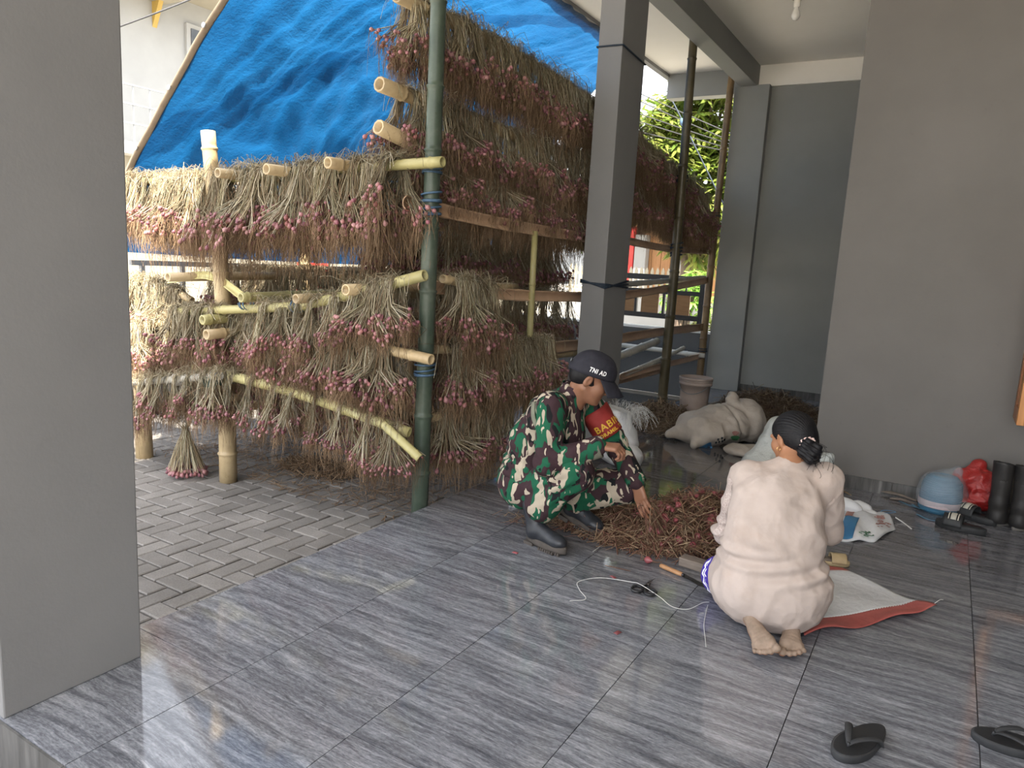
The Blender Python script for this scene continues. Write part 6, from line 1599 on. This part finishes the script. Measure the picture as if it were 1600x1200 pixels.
# flip-flops in the foreground
def flipflop(p, rz, label, mirror=1, L_=.29):
    t = tag(empty('flip_flop', (p[0], p[1], 0), rz), label, 'sandal')
    sole_mb(L_, .120, [(.96, .94, 0), (.99, .98, .006), (1.0, 1.0, .016), (1.0, 1.0, .024), (.985, .97, .029)], 44).build('sole', M['rubber_d'], t)
    sole_mb(L_ * .965, .110, [(1, 1, .0285), (.985, .975, .0305), (.94, .92, .0300)], 44).build('footbed', M['rubber_f'], t)
    for s in (1, -1):
        P = spline([(L_ * .27, 0, .036), (L_ * .21, s * .012, .050), (L_ * .08, s * .034, .056), (-L_ * .06, s * .054, .048), (-L_ * .13, s * .055, .020)], 24)
        MB().tube(P, np.interp(np.linspace(0, 1, len(P)), [0, .3, .7, 1], [.007, .011, .0125, .010]), 8, flat=.42, up=(0, 0, 1)).build('strap', M['rubber_d'], t)
    MB().tube([(L_ * .27, 0, .022), (L_ * .275, 0, .034), (L_ * .27, 0, .044)], [.0055, .005, .006], 8).build('toe_post', M['rubber_f'], t)
    return t
pf_ = fl(1343, 1166); flipflop(pf_, math.radians(-113), 'worn black flip-flop lying in the foreground with its strap towards the left')
pf_ = fl(1592, 1172); flipflop(pf_, math.radians(187), 'black flip-flop cut off by the right edge of the picture')
# slide sandals
M['cream'] = m_noise('cream strap print', (.42, .40, .33), (.55, .52, .44), 40, .6)
def slide(p, rz, label):
    t = tag(empty('slide_sandal', (p[0], p[1], 0), rz), label, 'sandal')
    sole_mb(.29, .122, [(.96, .95, 0), (1, 1, .006), (1.0, 1.0, .036), (.985, .97, .042)], 40).build('sole', M['rubber'], t)
    sole_mb(.275, .106, [(1, 1, .0415), (.97, .95, .039)], 40).build('footbed', M['rubber_d'], t)
    MB().grid(strap_grid(-.01, .10, .062, .082, skew=.0), 22, 8, thick=-.005).build('strap', M['rubber'], t)
    for (a_, b_) in ((.012, .018), (.026, .058), (.066, .072)):
        MB().grid(lambda U, W, a_=a_, b_=b_: strap_grid(a_, b_, .0635, .0835)(.18 + .64 * U, W) + np.array([0, 0, .0052]), 16, 4, thick=-.001).build('stripe', M['cream'], t)
    return t
ps = fl(1500, 828); slide(ps, math.radians(172), 'black slide sandal with cream stripes, nearest of the pair by the boots')
ps = fl(1522, 812); slide(ps, math.radians(150), 'black slide sandal with cream stripes leaning behind its pair')
# rubber boots
M['boot_r'] = m_noise('dull black boot rubber', (.014, .013, .013), (.035, .032, .030), 7, .5, .2)
M['boot_s'] = m_noise('grey muddy boot sole', (.12, .11, .10), (.20, .185, .165), 10, .85, .2)
def gumboot(p, rz, label, H=.43, lean=0.0):
    t = tag(empty('rubber_boot', (p[0], p[1], 0), rz), label, 'boot')
    pr = [ell_((.10, 0, .06), (.13, .052, .055), .04), ell_((-.0, 0, .05), (.055, .046, .05), .03), cap_((-.005, 0, .06), (-.012, 0, .16), .05, .052, .05), cap_((-.012, 0, .16), (-.02 + lean, 0, H), .052, .064, .03), cap_((-.02 + lean, 0, H - .10), (-.02 + lean, 0, H + .10), .050, .056, .004, -1), pla_((0, 0, H), (.15, 0, 1)), pla_((0, 0, .02), (0, 0, -1))]
    V, F = nets(*sdf_grid(pr, .006)); V = relax(V, F, 1); me = bpy.data.meshes.new('shaft'); me.from_pydata(V.tolist(), [], F.tolist()); me.materials.append(M['boot_r']); me.polygons.foreach_set('use_smooth', [True] * len(F)); obj_of('shaft', me, t)
    n_ = 36; th = np.arange(n_) * 2 * PI / n_
    o = sole_mb(.29, .108, [(.97, .96, 0), (1, 1, .008), (1, 1, .024), (.98, .96, .03)], 36).build('sole', M['boot_s'], t); o.location = (.085, 0, 0)
    return t
pb1 = fl(1556, 820); gumboot((pb1[0], pb1[1]), math.radians(60), 'left black rubber boot of the pair against the wall')
pb2 = fl(1585, 826); gumboot((pb2[0] + .02, pb2[1] - .01), math.radians(55), 'right black rubber boot of the pair, cut by the picture edge')
# roll of blue plastic twine in clear wrap
M['twine'] = m_noise('blue raffia', (.045, .15, .25), (.09, .24, .36), 14, .35, .3, stretch=(1, 1, 14))
M['label_p'] = m_noise('pale pink paper label', (.52, .42, .44), (.62, .53, .54), 14, .6)
pr_ = fl(1466, 800); tw = tag(empty('twine_roll', (pr_[0], pr_[1] + .03, 0)), 'blue twine roll in clear plastic wrap against the wall', 'twine roll')
prof = [(.02, 0), (.112, .0), (.124, .02), (.126, .12), (.118, .21), (.088, .255), (.03, .268), (.025, .24)]
MB().lathe(prof, 28).build('roll', M['twine'], tw)
wr = MB()
for k in range(18):
    z_ = .02 + k * .013; r_ = np.interp(z_, [0, .02, .12, .21, .255], [.112, .125, .127, .119, .09]); th = np.linspace(0, 2 * PI, 40); wr.tube(np.stack([(r_ + .001) * np.cos(th), (r_ + .001) * np.sin(th), z_ + .004 * np.sin(th * 3 + k)], 1), .004, 4, cap=False, flat=.6)
wr.build('wound_strand', M['twine'], tw, kind='stuff')
MB().lathe([(.1345, .045), (.1365, .05), (.1365, .085), (.1345, .09)], 36, closed=True).build('paper_label', M['label_p'], tw)
fo = organic('wrap', [ell_((pr_[0] + .005, pr_[1] + .03, .13), (.148, .146, .165), .04), cap_((pr_[0] + .04, pr_[1] + .02, .25), (pr_[0] + .07, pr_[1] + .03, .30), .05, .03, .04), pla_((0, 0, .002), (0, 0, -1))], M['film'], tw, .009, 2, sack_f(51.0, .012))
for i, pts in enumerate((((1425, 790), (1440, 797), (1475, 795), (1495, 803)), ((1432, 803), (1452, 812), (1475, 815)), ((1405, 783), (1420, 789), (1440, 795)))):
    P = spline([fl(*q) + (0, -.02, .006 + .01 * (i == 0)) for q in pts], 30); o = MB().tube(P, .009, 6, flat=.18, up=(0, 0, 1)).build('loose_tail', M['twine'], tw); o.location = tuple(-np.array(tw.location))
# red plastic bag
M['redbag'] = mk_film('red plastic film', (.34, .020, .018), .94, .28)
pr_ = fl(1520, 806); X, Y = pr_[0], pr_[1] + .06
rb = tag(empty('plastic_bag', (X, Y, 0)), 'crumpled red plastic bag between the twine roll and the boots', 'bag')
organic('bag_body', [ell_((X - .06, Y - .02, .065), (.09, .08, .07), .02), ell_((X + .03, Y + .0, .13), (.12, .09, .08), .02), cap_((X - .09, Y, .25), (X + .12, Y + .01, .22), .05, .06, .05), cap_((X - .03, Y, .27), (X - .01, Y + .02, .34), .06, .03, .04), cap_((X + .10, Y, .2), (X + .13, Y, .30), .05, .02, .03), ell_((X, Y, .22), (.13, .08, .09), .03), pla_((0, 0, .003), (0, 0, -1))], M['redbag'], rb, .008, 2, lambda V: .020 * (1 - 2 * np.abs(nz(V, 9, 61.0))) + .009 * nz(V, 21, 5.0))
# bits of wood along the skirting
for i, (a_, b_, r_) in enumerate((((1374, 771), (1432, 787), .020), ((1390, 782), (1428, 790), .016), ((1306, 768), (1330, 776), .010))):
    a_, b_ = fl(*a_), fl(*b_); P = spline([a_ + (0, 0, r_), (a_ + b_) / 2 + (0, .01, r_ + .008), b_ + (0, 0, r_)], 10)
    o = MB().tube(P, np.interp(np.linspace(0, 1, len(P)), [0, .3, 1], [r_ * .4, r_, r_ * .5]), 7, flat=.6).build('wood_scrap', M['wood_g'] if i < 2 else M['bam_brown']); tag(o, ('longest dry wood scrap along the skirting beside the twine roll', 'short wood scrap in front of the longer one', 'thin curled twig by the skirting behind the woman')[i], 'wood scrap')
# bucket on a cement sheet
M['bucket'] = m_noise('dusty pinkish beige plastic', (.30, .235, .20), (.40, .32, .275), 6, .65, .2)
bp = fl(1090, 643); B = tag(empty('bucket', (-2.25, 7.72, .012)), 'dusty beige plastic bucket with a lid rim near the far post', 'bucket')
MB().lathe([(.10, .0), (.140, .0), (.146, .01), (.152, .22), (.160, .345), (.176, .345), (.176, .375), (.168, .378), (.168, .40), (.180, .402), (.180, .425), (.166, .428), (.160, .41), (.0, .405)], 36).build('pail', M['bucket'], B)
MB().lathe([(.172, .385), (.178, .39), (.178, .398), (.172, .40)], 36, closed=True).build('groove_ring', M['bucket'], B)
o = MB().tube([(.172 * math.cos(t), .172 * math.sin(t), .36 - .10 * math.sin((t + 2.9) / 2.6 * PI)) for t in np.linspace(-2.9, -.3, 24)], .004, 6).build('wire_handle', M['greyrail'], B)
o = boxobj('cement_sheet', (-.38, -.42, 0), (.30, .42, .012), M['cement'], None, .003); o.location = (-2.22, 7.62, 0); o.rotation_euler = (0, 0, .4); tag(o, 'pale grey flat board under the bucket', 'board')
# ceiling lamp
lp = tag(empty('ceiling_lamp', tuple(at(1247, -8, 'z', 4.18))), 'small white bulb in a plain holder on the porch ceiling', 'lamp')
M['bulbglass'] = m_noise('white bulb glass', (.75, .73, .68), (.82, .80, .75), 5, .2)
MB().lathe([(.0, -.035), (.055, -.035), (.062, -.02), (.062, 0), (.0, .0)][::1], 24).build('rose', M['bucket'], lp)
MB().lathe([(.024, -.11), (.028, -.105), (.030, -.04), (.024, -.03)], 16).build('holder', M['white'], lp)
MB().lathe([(.0, -.225), (.022, -.220), (.036, -.20), (.040, -.18), (.034, -.155), (.020, -.125), (.018, -.10)], 18).build('bulb_globe', M['bulbglass'], lp)
# cords round the central column
def col_cord(zs, label, mat, r=.006, n=2):
    t = tag(empty('cord', (-2.565, 5.82, zs)), label, 'cord')
    for k in range(n):
        lo = (-2.668 - .008, 5.58 - .008); hi = (-2.46 + .008, 6.06 + .008); z = [(-.03 + .05 * k) * (1 if k == 0 else -1), .03 * k, .012, -.05]
        P = [(lo[0], lo[1], zs + .01 * k + .004), (hi[0], lo[1], zs - .016 * k), (hi[0], hi[1], zs - .03 + .03 * k), (lo[0], hi[1], zs), (lo[0], lo[1], zs + .01 * k + .004)]
        Q = []
        for i in range(4): Q += [tuple(np.array(P[i]) * (1 - s) + np.array(P[i + 1]) * s) for s in (0, .25, .5, .75)]
        o = MB().tube(Q + [P[-1]], r, 6).build('strand', mat, t); o.location = (2.565, -5.82, -zs)
z1 = at(950, 72, 'y', 5.57)[2]; z2 = at(930, 443, 'y', 5.57)[2]
col_cord(float(z1), 'single dark cord tied round the central column near the ceiling', M['rope_d'], .007, 1)
col_cord(float(z2), 'doubled dark blue cord tied round the central column at waist height', M['rope_d'], .008, 3)
# open wooden shutter on the right hand wall
M['shut'] = m_noise('varnished brown wood', (.20, .075, .028), (.30, .12, .045), 4, .35, .1, stretch=(12, 12, 1))
M['shut_o'] = m_noise('orange brown varnished wood', (.42, .17, .045), (.52, .23, .07), 4, .35, .1, stretch=(12, 12, 1))
wn = empty('window_1', tuple(at(1592, 662, 'y', 5.70))); wn['kind'] = 'structure'
wz = wn.location.copy()
boxobj('shutter_stile', (-.02, -.08, 0), (.02, .0, 1.3), M['shut_o'], wn, .003)
boxobj('shutter_stile', (-.02, .17, 0), (.02, .25, 1.3), M['shut'], wn, .003)
boxobj('shutter_rail', (-.02, .0, 0), (.02, .17, .10), M['shut'], wn, .003)
boxobj('shutter_rail', (-.02, .0, 1.2), (.02, .17, 1.3), M['shut'], wn, .003)
boxobj('shutter_panel', (-.008, .0, .10), (.008, .17, 1.2), M['shut'], wn, .003)
boxobj('window_frame', (.02, .19, -.04), (.95, .25, .02), M['shut_o'], wn, .003)
boxobj('window_frame', (.02, .19, .02), (.08, .25, 1.34), M['shut_o'], wn, .003)
boxobj('pane', (.08, .225, .02), (.95, .235, 1.3), M['dark'] if 'dark' in M else M['black'], wn)
